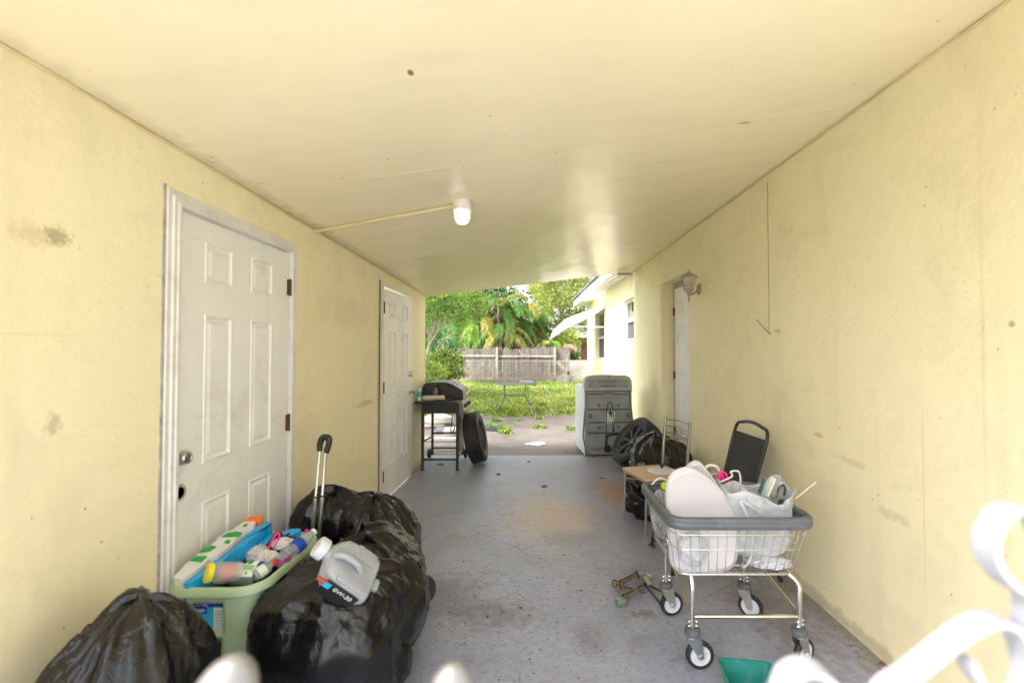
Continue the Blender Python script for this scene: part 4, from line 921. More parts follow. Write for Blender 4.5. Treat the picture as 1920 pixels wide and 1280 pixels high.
def bag_mesh(c,rx,ry,h,seed,e=2.7,peak=(0,0),gather=.0,amp=.05,nu=300,nv=170,lean=(0,0),dents=(),flat=.62,rz=0):
    rg=np.random.default_rng(seed); th=np.linspace(0,2*PI,nu,endpoint=False); a=np.linspace(-PI/2,PI/2,nv)
    A,TH=np.meshgrid(a,th,indexing='ij')
    r=np.abs(np.cos(A))**(2/e); z=np.sign(np.sin(A))*np.abs(np.sin(A))**(2/(e if True else 2))
    zz=np.clip((z+1)/2,0,1); ct,st=np.cos(TH),np.sin(TH); k=(np.abs(ct)**e+np.abs(st)**e)**(-1/e)
    taper=1-gather*np.clip((zz-.35)/.65,0,1)**1.6
    X=r*k*ct*rx*taper+peak[0]*np.clip(zz-.3,0,1)**1.4+lean[0]*zz; Y=r*k*st*ry*taper+peak[1]*np.clip(zz-.3,0,1)**1.4+lean[1]*zz
    Z=zz*h
    cz,sz=math.cos(rz),math.sin(rz)
    P_=np.stack([X,Y,Z],-1).reshape(-1,3); ctr=np.array([peak[0]*.2,peak[1]*.2,h*.42]); N=P_-ctr; N[:,2]*=.8; N/=np.maximum(np.linalg.norm(N,axis=1)[:,None],1e-6)
    zf=zz.reshape(-1); T=TH.reshape(-1)
    # folds running down from the gathered top
    fo=np.zeros(len(T))
    for i in range(9):
        f=rg.integers(3,15); fo+=(1-2*np.abs(((T*f/(2*PI)+rg.random()+.35*np.sin(T*rg.integers(1,4)+rg.uniform(0,6))+.25*np.sin(zf*5+rg.uniform(0,6)))%1)-.5)*2)*rg.uniform(.4,1)/math.sqrt(f)
    wu=T/(2*PI)+.035*np.sin(zf*7+seed)+.03*np.sin(T*3+zf*4+seed)+.012*np.sin(zf*23+T*5); wv=zf+.05*np.sin(T*2+seed)+.03*np.sin(T*5+zf*6)+.012*np.sin(T*13)
    d=amp*(.42*fo*(.15+.85*zf**1.5)*(1-.6*(zf>.93)) + 1.35*facet(wu+.13*zf,wv,6,3,seed) + .55*facet(wu*1.0-.22*zf+.3,wv,13,5,seed+1) + .24*facet(wu+.4*zf,wv,31,11,seed+2)+.07*facet(wu-.3*zf,wv,97,30,seed+4) + .45*crease(P_/max(rx,h),seed,1.2,5,.9)+.02*fold_noise(P_,seed*1.7,16))
    d-=amp*1.1
    P_=P_+N*d[:,None]
    for (dx,dy,dz,rad,dep) in dents:
        q=P_-np.array([dx,dy,dz]); w=np.exp(-(q**2).sum(1)/rad**2); P_[:,2]-=w*dep
    P_[:,2]=np.maximum(P_[:,2],.002+.004*np.abs(np.sin(P_[:,0]*40)))
    P_=np.stack([P_[:,0]*cz-P_[:,1]*sz+c[0],P_[:,0]*sz+P_[:,1]*cz+c[1],P_[:,2]+(c[2] if len(c)>2 else 0)],1)
    F_=[]
    for j in range(nv-1):
        for i in range(nu): F_.append((j*nu+i,j*nu+(i+1)%nu,(j+1)*nu+(i+1)%nu,(j+1)*nu+i))
    return P_,F_
def add_bag(label,mat,xmax=None,xmin=None,**k):
    P_,F_=bag_mesh(**k)
    if xmin is not None: cx_=k['c'][0]; f=min(1,(cx_-xmin)/(cx_-P_[:,0].min())); P_[:,0]=np.where(P_[:,0]<cx_,cx_+(P_[:,0]-cx_)*f,P_[:,0])
    if xmax is not None: cx_=k['c'][0]; f=min(1,(xmax-cx_)/(P_[:,0].max()-cx_)); P_[:,0]=np.where(P_[:,0]>cx_,cx_+(P_[:,0]-cx_)*f,P_[:,0])
    c=k['c']; t=thing('bin_bag',label,'bin bag',(c[0],c[1],0),group='full black bin bags')
    mb=MB(); mb.v=[tuple(p) for p in P_]; mb.f=F_; mb.m=[0]*len(F_); o=mb.build('liner',mat,t,smooth=50); return t
add_bag('wrinkled black bin bag against the left wall in front of the green basket',M['bagA'],xmin=XL+.012,c=(-1.185,1.32),rx=.215,ry=.25,h=.735,seed=3,e=2.6,gather=.36,amp=.050,peak=(.05,.04))
add_bag('large black bin bag with the grey jug lying on top',M['bagB'],c=(-.805,1.90),rx=.275,ry=.22,h=.53,seed=12,e=5.0,gather=.06,amp=.055,peak=(.02,.05),rz=-.10)
add_bag('black bin bag draped on the floor side behind the jug, reaching furthest right',M['bagA'],c=(-.745,2.24),rx=.235,ry=.30,h=.54,seed=29,e=3.0,gather=.25,amp=.055,peak=(-.12,.06),rz=.12)
add_bag('black bin bag against the left wall behind the luggage handle',M['bagB'],xmin=XL+.025,c=(-1.11,2.74),rx=.33,ry=.22,h=.635,seed=41,e=2.9,gather=.28,amp=.055,peak=(-.12,-.04))
add_bag('black bin bag with a pale creased ridge, farthest from the door',M['bagA'],c=(-.925,2.68),rx=.24,ry=.25,h=.60,seed=57,e=2.9,gather=.26,amp=.055,peak=(.02,-.05))
# small round black thing behind the bags
mb=MB(); mb.lathe([(.0001,.0),(.055,.0),(.068,.012),(.07,.03),(.06,.045),(.0001,.05)],24,0,align((.6,-.7,.35),at=(-.60,2.50,.16)))
CW=thing('luggage_wheel','round black wheel poking out beside the floor side bin bags','wheel',(-.60,2.50,0))
mb.build('tyre',M['rubber'],CW); MB().lathe([(.0001,.052),(.03,.052)],20,0,align((.6,-.7,.35),at=(-.60,2.50,.16))).build('hub',M['blackpl'],CW)
# ---- suitcase with telescopic handle ------------------------------------------------------
SU=thing('trolley_suitcase','dark suitcase buried between the bags with its telescopic grey handle pulled up','suitcase',(-1.09,2.45,0))
MB().box((-1.06,2.46,.21),(.30,.10,.40),bev=.03).build('body',M['blackpl'],SU)
b1=P(583,1030,2.42); b2=P(597,1030,2.42); t1=P(600,842,2.47); t2=P(611,838,2.47)
b1.x-=.0; 
for b,t in((b1,t1),(b2,t2)):
    m=b.lerp(t,.52); MB().tube([b-(t-b)*.25,m],.0105,10).build('outer_tube',M['steel'],SU)
    MB().tube([m-(t-b)*.01,t+(t-b)*.04],.0078,10).build('inner_tube',M['chrome'],SU)
    rn=MB(); rn.tube([m-(t-b)*.008,m+(t-b)*.006],.0122,10); 
    for k in(.05,.08): rn.ell(m-(t-b)*k+Vector((0,-.0095,0)),(.004,.003,.004),8)
    rn.build('collar',M['blackpl'],SU)
up=(t1-b1).normalized(); sx=(t2-t1).normalized(); g0=t1-up*.01; g1=t2-up*.02
pth=ngon_curve([g0,g0+up*.035-sx*.004,g0+up*.062+sx*.006,(g0+g1)/2+up*.073,g1+up*.064+sx*.012,g1+up*.035+sx*.016,g1-up*.012+sx*.006],5)
MB().tube(pth,[.0135+.004*math.sin(PI*i/(len(pth)-1)) for i in range(len(pth))],12).build('grip',M['blackpl'],SU)

# ---- laundry basket -------------------------------------------------------------------------
BX=Vector((-1.235,2.02,0)); BH=.545
LB_=thing('laundry_basket','sage green plastic laundry basket full of toys and rubbish against the near door','laundry basket',BX)
def brect(z):   # footprint at height z
    f=z/BH; hx=.135+.045*f; hy=.19+.068*f; return rrect(-hx,-hy,hx,hy,.07+.02*f,7)
nz=26; per=[]
base=brect(0); 
def resamp(loop,n):
    L=[0]; m=len(loop)
    for i in range(m): L.append(L[-1]+math.dist(loop[i],loop[(i+1)%m]))
    out=[];j=0
    for k in range(n):
        s=L[-1]*k/n
        while L[j+1]<s: j+=1
        t=(s-L[j])/(L[j+1]-L[j]); a,b=loop[j],loop[(j+1)%m]; out.append((a[0]+(b[0]-a[0])*t,a[1]+(b[1]-a[1])*t))
    return out
NP=132; vs=[];fs=[]; zs=[BH*k/nz for k in range(nz+1)]
for z in zs:
    for q in resamp(brect(z),NP): vs.append((q[0]+BX.x,q[1]+BX.y,z))
rs=resamp(brect(BH),NP)
def hole(k,j):
    x,y=rs[k]; x2,y2=rs[(k+1)%NP]; mx,my=(x+x2)/2,(y+y2)/2; z=(zs[j]+zs[j+1])/2
    if my<-.235 and -.085<mx<.06:            # near short face: window with small slots under it
        if .365<z<.485 and -.075<mx<.05: return True
        if (.14<z<.19 or .215<z<.265 or .29<z<.34) and ((mx*1000+80)//22)%2==0 and mx<.05: return True
    if abs(mx)>.165 and .43<z<.485 and abs(my)<.17: return k%2==0
    if mx>.165 and .1<z<.40 and abs(my)<.15: return (k%3==0) and (j%5!=0)
    return False
for j in range(nz):
    for k in range(NP):
        if not hole(k,j): fs.append((j*NP+k,j*NP+(k+1)%NP,(j+1)*NP+(k+1)%NP,(j+1)*NP+k))
mb=MB(); mb.add(vs,fs); mb.v.append((BX.x,BX.y,.0)); c=len(mb.v)-1
for k in range(NP): mb.f.append((c,(k+1)%NP,k)); mb.m.append(0)
mb.build('body',M['basket'],LB_,solid=.0035,smooth=30)
mb=MB(); lp=[(a*1.0+BX.x,b*1.0+BX.y,BH) for a,b in rs]
def rim_z(a,b): return .022*max(0,(b-BX.y)/.25)
vs=[];fs=[];prof=[(-.003,0),(.004,.006),(.014,.005),(.019,-.004),(.019,-.026),(.016,-.026),(.015,-.006),(.003,-.002)]
for k in range(NP):
    x,y,z=lp[k]; a=Vector(lp[(k+1)%NP])-Vector(lp[k-1]); nrm=Vector((a.y,-a.x,0)).normalized()
    for d,h in prof: p=Vector((x,y,z))+nrm*d; vs.append((p.x,p.y,z+h))
m=len(prof)
for k in range(NP):
    for i in range(m): fs.append((k*m+i,k*m+(i+1)%m,((k+1)%NP)*m+(i+1)%m,((k+1)%NP)*m+i))
mb.add(vs,fs); mb.build('rim',M['basket'],LB_,smooth=40)
# what is in the basket ------------------------------------------------------------------------
def blob_mesh(c,r,seed,amp=.35,n=64,mat=None,name='x',freq=1.6,parent=None,flatz=None):
    vs=[];fs=[];m=n//2; mb=MB(); mb.ell((0,0,0),(1,1,1),n); P_=np.array(mb.v)
    d=1+amp*(crease(P_,seed,freq,7,1.2)*1.6-.6)+amp*.25*fold_noise(P_,seed,2.5)
    P_=P_*d[:,None]*np.array(r)+np.array(c)
    if flatz is not None: P_[:,2]=np.maximum(P_[:,2],flatz)
    mb.v=[tuple(p) for p in P_]; return mb.build(name,mat,parent,smooth=40)
# filler clothes deeper in the basket
o=blob_mesh((BX.x+.03,2.02,.42),(.140,.20,.115),61,.25,mat=M['clothk'],name='dark_clothes'); tag(o,'dark clothes filling the basket under the toys','clothes')
o=blob_mesh((-1.165,2.12,.55),(.085,.08,.065),62,.3,mat=M['clothk'],name='black_cloth'); tag(o,'black cloth bundle between the toy blaster and the white tissue','cloth')
o=blob_mesh((-1.15,1.99,.555),(.055,.045,.038),63,.35,mat=M['tissue'],name='crumpled_tissue',freq=1.3); tag(o,'crumpled white tissue in front of the black cloth in the basket','tissue')
o=blob_mesh((-1.125,2.07,.585),(.055,.04,.03),64,.35,mat=M['tissue'],name='crumpled_tissue',freq=1.3); tag(o,'smaller white rag behind the water bottle in the basket','rag')
# toy blaster: long stepped body lying from the near left corner up to the far end
TY=thing('toy_water_blaster','white and blue toy water blaster with green patches and an orange tip in the basket','toy',(-1.3,2.0,.5))
p0=P(352,1098,1.80); p1=P(478,972,2.26); p0.z=.555; p1=P(476,985,2.20)
ax=(p1-p0); Lz=ax.length; ax.normalize(); wd=Vector((1,-.2,0)); wd=(wd-ax*wd.dot(ax)).normalized(); upv=wd.cross(ax).normalized()
if upv.z<0: upv=-upv
TM=Matrix((wd,ax,upv)).transposed().to_4x4(); TM.translation=p0; TM=TM@Matrix.Diagonal((1.25,1,1.3,1))   # local x across, y along, z up
def toy(poly,z0,z1,mat,name,parent=TY,bev=.004):
    mb=MB(); mb.prism(poly,z0,z1,'z',M=TM); return mb.build(name,mat,parent,bev=bev)
L_=Lz
body=toy([(-.022,-.03),(.012,-.045),(.022,.02),(.020,.09),(.034,.11),(.036,.20),(.028,.225),(.030,.30),(.040,.33),(.038,L_*.80),(.026,L_*.93),(-.018,L_*.95),(-.026,L_*.83),(-.026,L_*.74),(-.040,L_*.70),(-.042,L_*.58),(-.034,L_*.54),(-.036,L_*.44),(-.046,L_*.38),(-.046,.14),(-.036,.11),(-.036,.05)],-.02,.028,M['white_pl'],'body')
toy([(.036,-.05),(.060,.02),(.062,.16),(.075,.20),(.074,.34),(.082,.38),(.082,L_*.86),(.072,L_*.99),(.052,L_*1.0),(.036,L_*.86),(.036,.26),(.044,.24),(.044,.11),(.030,.09),(.022,-.05)],-.03,.018,M['blue'],'side_shell')
toy([(-.05,-.02),(.02,-.052),(.05,-.02),(.03,.02),(-.02,.0)],-.035,-.015,M['blue'],'lower_shell')
toy([(.085,L_*.62),(.15,L_*.78),(.19,L_*.93),(.185,L_*.99),(.15,L_*.99),(.083,L_*.84)],-.045,-.01,M['blue'],'shoulder_fin')
toy([(-.024,L_*.94),(-.020,L_*1.02),(.0,L_*1.06),(.028,L_*1.05),(.040,L_*.98),(.032,L_*.925),(.020,L_*.955),(.006,L_*.93)],-.018,.032,M['orange'],'nozzle')
for q in([(-.03,L_*.60),(.032,L_*.61),(.030,L_*.68),(.0,L_*.71),(-.026,L_*.68)],[(-.04,L_*.31),(-.008,L_*.33),(-.002,L_*.41),(-.026,L_*.44),(-.044,L_*.38)],[(.005,L_*.49),(.026,L_*.47),(.022,L_*.52),(.004,L_*.55)],[(-.002,L_*.82),(.012,L_*.81),(.010,L_*.87),(-.002,L_*.875)],[(-.034,.07),(.010,.06),(.006,.10),(-.030,.10)]):
    toy(q,.0275,.031,M['green'],'green_patch',bev=.001)
# jar with yellow lid, carton with a label
def bottle(name,label,cat,a,b,prof,mat,parts,group=None,n=24):
    a=Vector(a); b=Vector(b); t=thing(name,label,cat,a,group=group); T=align(b-a,at=a); MB().lathe(prof,n,0,T).build('bottle',mat,t); 
    for nm,pr,m in parts: MB().lathe(pr,n,0,T).build(nm,m,t)
    return t
ja=P(452,1075,1.86); ja.z=.56; jb=P(403,1058,1.80); jb.z=.585; jd=(jb-ja).length
bottle('plastic_jar','clear plastic jar with a yellow screw lid lying in the basket','jar',ja,jb,[(.0001,0),(.034,.002),(.040,.012),(.040,.085),(.032,.100),(.028,.105)],M['clear'],[('lid',[(.030,.100),(.036,.102),(.036,.118),(.033,.121),(.0001,.121)],M['yellow']),('contents',[(.0001,.02),(.028,.022),(.030,.075),(.0001,.08)],M['orange'])])
CTN=thing('carton','small paper labelled tub with green print and a yellow dot beside the yellow lidded jar','tub',(-1.18,1.86,.53))
cm=align((.25,-.45,.86),x=(1,.15,0),at=(-1.165,1.855,.565))
MB().box((0,0,-.02),(.085,.062,.05),M=cm,bev=.006).build('tub',M['clear'],CTN); MB().box((0,0,.0065),(.078,.056,.0016),M=cm).build('label_sheet',M['card'],CTN)
mb=MB()
for k in range(4): mb.box((.012,.020-.006*k,.0085),(.045-.006*(k%2),.0024,.001),M=cm)
mb.prism([(.008,-.018),(.020,-.018),(.014,-.004)],.008,.009,'z',M=cm); mb.build('green_print',M['green'],CTN)
MB().lathe([(.0001,.001),(.011,.001),(.011,0)],16,0,cm@Matrix.Translation((-.026,-.014,.0075))).build('yellow_dot',M['yellow'],CTN)
wa=Vector((-1.09,1.965,.545)); wb=Vector((-1.03,2.12,.60))
wp=[(.0001,0),(.026,.001),(.031,.010)]+[(.031-.003*(i%2),.016+.009*i) for i in range(8)]+[(.031,.09),(.031,.13)]+[(.0305,.14),(.027,.16),(.018,.18),(.013,.19),(.013,.20)]
bottle('water_bottle','clear ribbed water bottle with a blue label lying in the basket','bottle',wa,wb,wp,M['clear'],[('label_sheet',[(.0316,.088),(.0318,.089),(.0318,.128),(.0316,.129)],M['navy']),('cap',[(.015,.192),(.016,.193),(.016,.206),(.0001,.208)],M['white_pl'])])
MB_=MB().strip([(-1.075,1.93,.557),(-1.05,1.945,.565),(-1.04,1.97,.562),(-1.05,2.0,.566)],.018,.003,side=(0,0,1)); tag(MB_.build('purple_wrapper',simple('purple_print',(.35,.06,.30),.4)),'small purple wrapper at the near end of the water bottle','wrapper')
mb=MB().tube(ngon_curve([(-1.16,2.02,.585),(-1.155,2.05,.62),(-1.145,2.065,.635),(-1.135,2.06,.62),(-1.14,2.03,.585)],5),.0045,8); tag(mb.build('hair_band',M['pinkp']),'thin pink hair band on the black cloth in the basket','hair band')
mb=MB().tube(ngon_curve([(-1.075,2.16,.59),(-1.06,2.15,.615),(-1.05,2.155,.60),(-1.055,2.17,.57)],5),.004,8); tag(mb.build('hair_band',M['pinkp']),'pink loop beside the rim at the far end of the water bottle','hair band')
bottle('small_bottle','small white bottle with a green label lying between the carton and the tissue','bottle',(-1.19,1.93,.555),(-1.13,1.90,.57),[(.0001,0),(.016,.001),(.018,.006),(.018,.06),(.010,.072),(.009,.078)],M['white_pl'],[('label_sheet',[(.0184,.015),(.0186,.016),(.0186,.05),(.0184,.051)],M['green']),('cap',[(.011,.077),(.012,.078),(.012,.09),(.0001,.091)],M['navy'])])
bottle('spray_bottle','short clear bottle with a red cap at the near rim of the basket','bottle',(-1.12,1.85,.545),(-1.07,1.93,.575),[(.0001,0),(.022,.001),(.024,.008),(.024,.055),(.012,.07),(.011,.078)],M['clear'],[('label_sheet',[(.0244,.015),(.0246,.016),(.0246,.045),(.0244,.046)],M['card']),('cap',[(.013,.077),(.014,.078),(.014,.092),(.0001,.093)],M['red'])])
o=blob_mesh((-1.215,2.03,.56),(.045,.06,.035),66,.3,mat=M['clothw'],name='white_sock'); tag(o,'pale rag tucked between the toy blaster and the black cloth','rag')
# printed packet seen through the basket window
fy=BX.y-.228
PK=thing('printed_packet','blue and white printed packet seen through the window of the basket','packet',(-1.2580,fy,.42))
MB().span((-1.3230,fy+.012,.345),(-1.1930,fy+.02,.485)).build('card',M['cyan'],PK,smooth=0)
MB().span((-1.3240,fy+.0095,.452),(-1.1920,fy+.0118,.486)).span((-1.3240,fy+.0095,.425),(-1.2730,fy+.0118,.4515)).build('blue_header',M['navy'],PK,smooth=0)
MB().span((-1.2460,fy+.009,.345),(-1.1940,fy+.0116,.4495)).build('white_panel',M['card'],PK,smooth=0)
LT=Matrix.Translation((-1.3160,fy+.0085,.4345))@Matrix.Rotation(R(90),4,'X')
text_mb('logic',.020,LT,.0004).build('lettering',M['white_pl'],PK,smooth=0)
MB().tube([(-1.3200,fy+.0085,.455),(-1.2960,fy+.0085,.472),(-1.2700,fy+.0085,.455)],.0016,5).tube([(-1.3080,fy+.0085,.455),(-1.2960,fy+.0085,.463),(-1.2820,fy+.0085,.455)],.001,5).build('house_mark',M['white_pl'],PK)
mb=MB()
for k in range(9): mb.span((-1.2400,fy+.0082,.435-.009*k),(-1.2040-.004*(k%3),fy+.0088,.4365-.009*k))
mb.build('small_print',M['navy'],PK,smooth=0)
mb=MB().lathe([(.0001,0),(.032,.0),(.036,.004),(.036,.02),(.0001,.022)],24,0,align((0,-1,.15),at=(-1.27,fy+.045,.275))); tag(mb.build('orange_lid',M['orange']),'round orange lid behind the lower slots of the basket','lid')
# jug ---------------------------------------------------------------------------------------------
JG=thing('oil_jug','grey translucent oil jug with a round cap lying on the large bin bag','jug',(-.80,1.9,.56))
JM=align((.64,.28,-.64),x=(.40,-.40,.82),at=(-.805,1.765,.690))@Matrix.Scale(.95,4)   # local z: from cap to base, x: broad face to viewer
pl=lambda z:[(u,v,z) for u,v in []]
secs=[(0,.030,.030),(.022,.030,.030),(.030,.034,.038),(.045,.046,.072),(.075,.055,.098),(.13,.058,.105),(.20,.058,.105),(.235,.054,.098),(.245,.040,.085)]
mb=MB(); vs=[];fs=[];n=32
for z,hx,hy in secs:
    for k in range(n):
        a=2*PI*k/n; e=.5 if z>.035 else 1.0; cx_=math.copysign(abs(math.cos(a))**e,math.cos(a)); cy_=math.copysign(abs(math.sin(a))**e,math.sin(a))
        x=hx*cx_; y=hy*cy_+(.0 if z<.04 else .018)
        if z>.04 and .05<z<.235 and cx_>.75 and abs(y)<.03: x-=.010
        vs.append((x,y,z))
for j in range(len(secs)-1):
    for k in range(n): fs.append((j*n+k,j*n+(k+1)%n,(j+1)*n+(k+1)%n,(j+1)*n+k))
fs.append(tuple(range(n))[::-1]); fs.append(tuple((len(secs)-1)*n+k for k in range(n)))
mb.add(vs,fs,0,JM); mb.build('body',M['frost'],JG,bev=.004,smooth=50)
MB().lathe([(.0001,-.030),(.037,-.030),(.041,-.025),(.042,.006),(.040,.010),(.0001,.011)],36,0,JM).build('cap',M['wheelgrey'],JG)
mb=MB(); mb.box((.051,.085,.15),(.018,.05,.13),M=JM,bev=.009); mb.box((.049,-.045,.165),(.016,.06,.10),M=JM,bev=.007); mb.build('moulded_ribs',M['frost'],JG)
MB().tube(ngon_curve([(.05,.03,.04),(.078,.03,.07),(.08,.03,.13),(.055,.03,.17)],6),.013,10,M=JM).build('handle',M['frost'],JG)
MB().box((.0,.1235,.135),(.094,.004,.15),M=JM,bev=.002).build('label_sheet',M['blackpl'],JG)
MB().box((.02,.1265,.075),(.03,.003,.03),M=JM).build('blue_patch',M['cyan'],JG); MB().box((.035,.1265,.05),(.008,.003,.05),M=JM).box((.018,.1268,.045),(.006,.003,.04),M=JM).build('red_stripe',M['red'],JG)
text_mb('0W-20',.030,JM@Matrix(((0,1,0,.012),(0,0,1,.1262),(1,0,0,.105),(0,0,0,1))),.0005).build('lettering',M['white_pl'],JG,smooth=0)
MB().box((0,.018,.262),(.07,.05,.03),M=JM,bev=.01).build('base_foot',M['frost'],JG)
# ---- laundry cart ------------------------------------------------------------------------------
CT_=thing('laundry_cart','chrome wire laundry cart with a grey rubber rim, holding white bags and hangers','cart',(.98,2.3,0))
zt0,zb0=.70,.452
def cr(z,r=.055,n=6):
    f=(z-zb0)/(zt0-zb0); x0=.655-.045*f; x1=1.175+.055*f; y0=2.055-.055*f; y1=2.50+.045*f; return rrect(x0,y0,x1,y1,r,n)
mb=MB(); mb.tube([(x,y,zt0-.006) for x,y in cr(zt0)],.0165,12,closed=True,sx=1.35); mb.tube([(x,y,zt0+.012) for x,y in cr(zt0,.06)],.0165,12,closed=True); mb.build('rubber_rim',M['greyvinyl'],CT_)
mb=MB()
for z,r in((.645,.0026),(.575,.0026),(zb0+.002,.0032)): mb.tube([(x,y,z) for x,y in cr(z)],r,6,closed=True)
top=cr(zt0);bot=cr(zb0)
for s in np.linspace(0,1,14)[1:-1] :
    xt=.64+s*(.56); xb=.68+s*(.47)
    for yt,yb in((2.0,2.055),(2.545,2.50)): mb.tube([(xt,yt,zt0),(xb,yb,zb0),],.0018,5)
for s in np.linspace(0,1,12)[1:-1]:
    yt=2.03+s*.485; yb=2.08+s*.395
    for xt,xb in((.61,.655),(1.23,1.175)): mb.tube([(xt,yt,zt0),(xb,yb,zb0)],.0018,5)
for x,y,x2,y2 in((.625,2.012,.667,2.068),(1.215,2.012,1.163,2.068),(.625,2.53,.667,2.488),(1.215,2.53,1.163,2.488)): mb.tube([(x,y,zt0),(x2,y2,zb0)],.0018,5)
mb.build('wire_basket',M['chrome'],CT_)
mb=MB()
for x in np.linspace(.67,1.16,14): mb.tube([(x,2.056,zb0),(x,2.50,zb0)],.0018,5)
for y in np.linspace(2.08,2.48,6): mb.tube([(.656,y,zb0-.003),(1.174,y,zb0-.003)],.0024,5)
mb.build('basket_floor',M['chrome'],CT_)
x0,x1,ya,yb=.735,1.225,2.115,2.53; r=.0125; zf=.428
fr=MB()
for x,ix in((x0,.0),(x1,0)):
    xx=x+(.0 if x==x0 else -.06)
    fr.tube(ngon_curve([(xx,yb,.20),(xx,yb,.40)],3),r,12)
    fr.tube([(xx,yb,zf-.01)]+ngon_curve([(xx,ya+.09,zf),(xx+(x-xx)*.4,ya+.03,zf-.008),(x,ya+.004,zf-.05),(x,ya,zf-.10)],5)+[(x,ya,.19)],r,12)
    fr.tube([(xx,yb-.01,.38),(x,ya+.012,.245)],.009,10)
fr.tube([(x0,ya,.235),(x1,ya,.235)],.010,12); fr.tube([(x0,yb,zf-.012),(x1-.06,yb,zf-.012)],.010,12); fr.tube([(x0,ya+.09,zf),(x1-.06,ya+.09,zf)],.008,10)
fr.build('frame',M['chrome'],CT_)
def caster(x,y,az):
    T=Matrix.Translation((x,y,0))@Matrix.Rotation(az,4,'Z'); RW=.064; o=.032
    c=MB(); c.lathe([(.0001,.186),(.024,.186),(.034,.182),(.036,.172),(.036,.160),(.030,.154),(.0001,.153)],24,0,T).build('caster',M['greyvinyl'],CT_); c=list(CT_.children)[-1]
    f=MB(); f.lathe([(.0001,.153),(.030,.153),(.030,.146),(.0001,.145)],20,0,T); f.tube([(0,0,.14),(0,0,.20)],.008,8,M=T)
    for s in(-1,1):
        f.prism([(-.026,.148),(.034,.148),(.040,.120),(o+.014,.064),(o+.010,.052),(o-.010,.052),(o-.014,.064),(-.022,.125)],s*.0185-.0015,s*.0185+.0015,'y',M=T)
        f.lathe([(.0001,.006),(.009,.005),(.010,0)],6,0,T@Matrix.Translation((o,s*.0205,RW))@Matrix.Rotation(R(-90*s),4,'X'))
    f.build('fork',M['zinc'],c)
    A=T@Matrix.Translation((o,0,RW))@Matrix.Rotation(R(90),4,'X')
    w=MB(); w.lathe([(.046,-.012),(.060,-.012),(.0635,-.007),(RW,0),(.0635,.007),(.060,.012),(.046,.012)],36,0,A,closed=True); w=w.build('wheel',M['rubber'],c)
    MB().lathe([(.0001,-.0085),(.014,-.009),(.030,-.006),(.041,-.0075),(.0465,-.0115),(.0468,.0115),(.041,.0075),(.030,.006),(.014,.009),(.0001,.0085)],36,0,A).build('hub',M['wheelgrey'],c)
    for s in(-1,1):
        for k in(.196,.216): MB().ell((.017*s,-.006,k),(.006,.006,.006),8,M=T).build('bolt',M['chrome'],c)
caster(x0,ya,R(0)); caster(x1,ya,R(28)); caster(x0,yb,R(8)); caster(x1-.06,yb,R(-38))
# pad and contents
PD=thing('white_pad','white rounded vinyl pad standing upright in the left of the cart','pad',(.78,2.2,.47))
def pad(outl,y,th,tiltm,name,mat,inset=.018):
    n=len(outl); cx_=sum(p[0] for p in outl)/n; cz_=sum(p[1] for p in outl)/n; mb=MB(); vs=[];fs=[]
    lv=[(1-.10,0),(1-.03,.004),(1,.012),(1,th-.012),(.97,th-.004),(.90,th)]
    lv=[(.0,.0),(.86,.001),(.90,-.003),(.97,.004),(1,.014),(1,th-.014),(.97,th-.004),(.90,th+.002),(.86,th-.001),(.0,th)]
    for s,d in lv:
        for p in outl: vs.append((cx_+(p[0]-cx_)*s,y+d,cz_+(p[1]-cz_)*s))
    for j in range(len(lv)-1):
        for k in range(n): fs.append((j*n+k,j*n+(k+1)%n,(j+1)*n+(k+1)%n,(j+1)*n+k))
    mb.add(vs,fs,0,tiltm); return mb
def O(pts,y): return [(P(a,b,y).x,P(a,b,y).z) for a,b in pts]
o1=[p[:] for p in ngon_curve([Vector((*q,0)) for q in O([(1264,1068),(1254,1010),(1250,950),(1252,905),(1266,884),(1297,877),(1332,897),(1360,925),(1379,960),(1388,1005),(1385,1048),(1366,1072),(1310,1080)],2.12)],5,closed=True)]
pad([(p[0],p[1]) for p in o1],2.12,.035,Matrix.Identity(4),'p',None).build('pad',M['cushion'],PD)
o2=[(p[0],p[1]) for p in ngon_curve([Vector((*q,0)) for q in O([(1285,1000),(1268,930),(1272,893),(1304,863),(1330,885),(1362,935),(1372,1000),(1330,1050)],2.2)],4,closed=True)]
t=thing('white_pad','second white pad peeking out behind the front one with a pointed top','pad',(.8,2.2,.47)); pad(o2,2.195,.03,Matrix.Identity(4),'p',None).build('pad',M['cushion'],t)
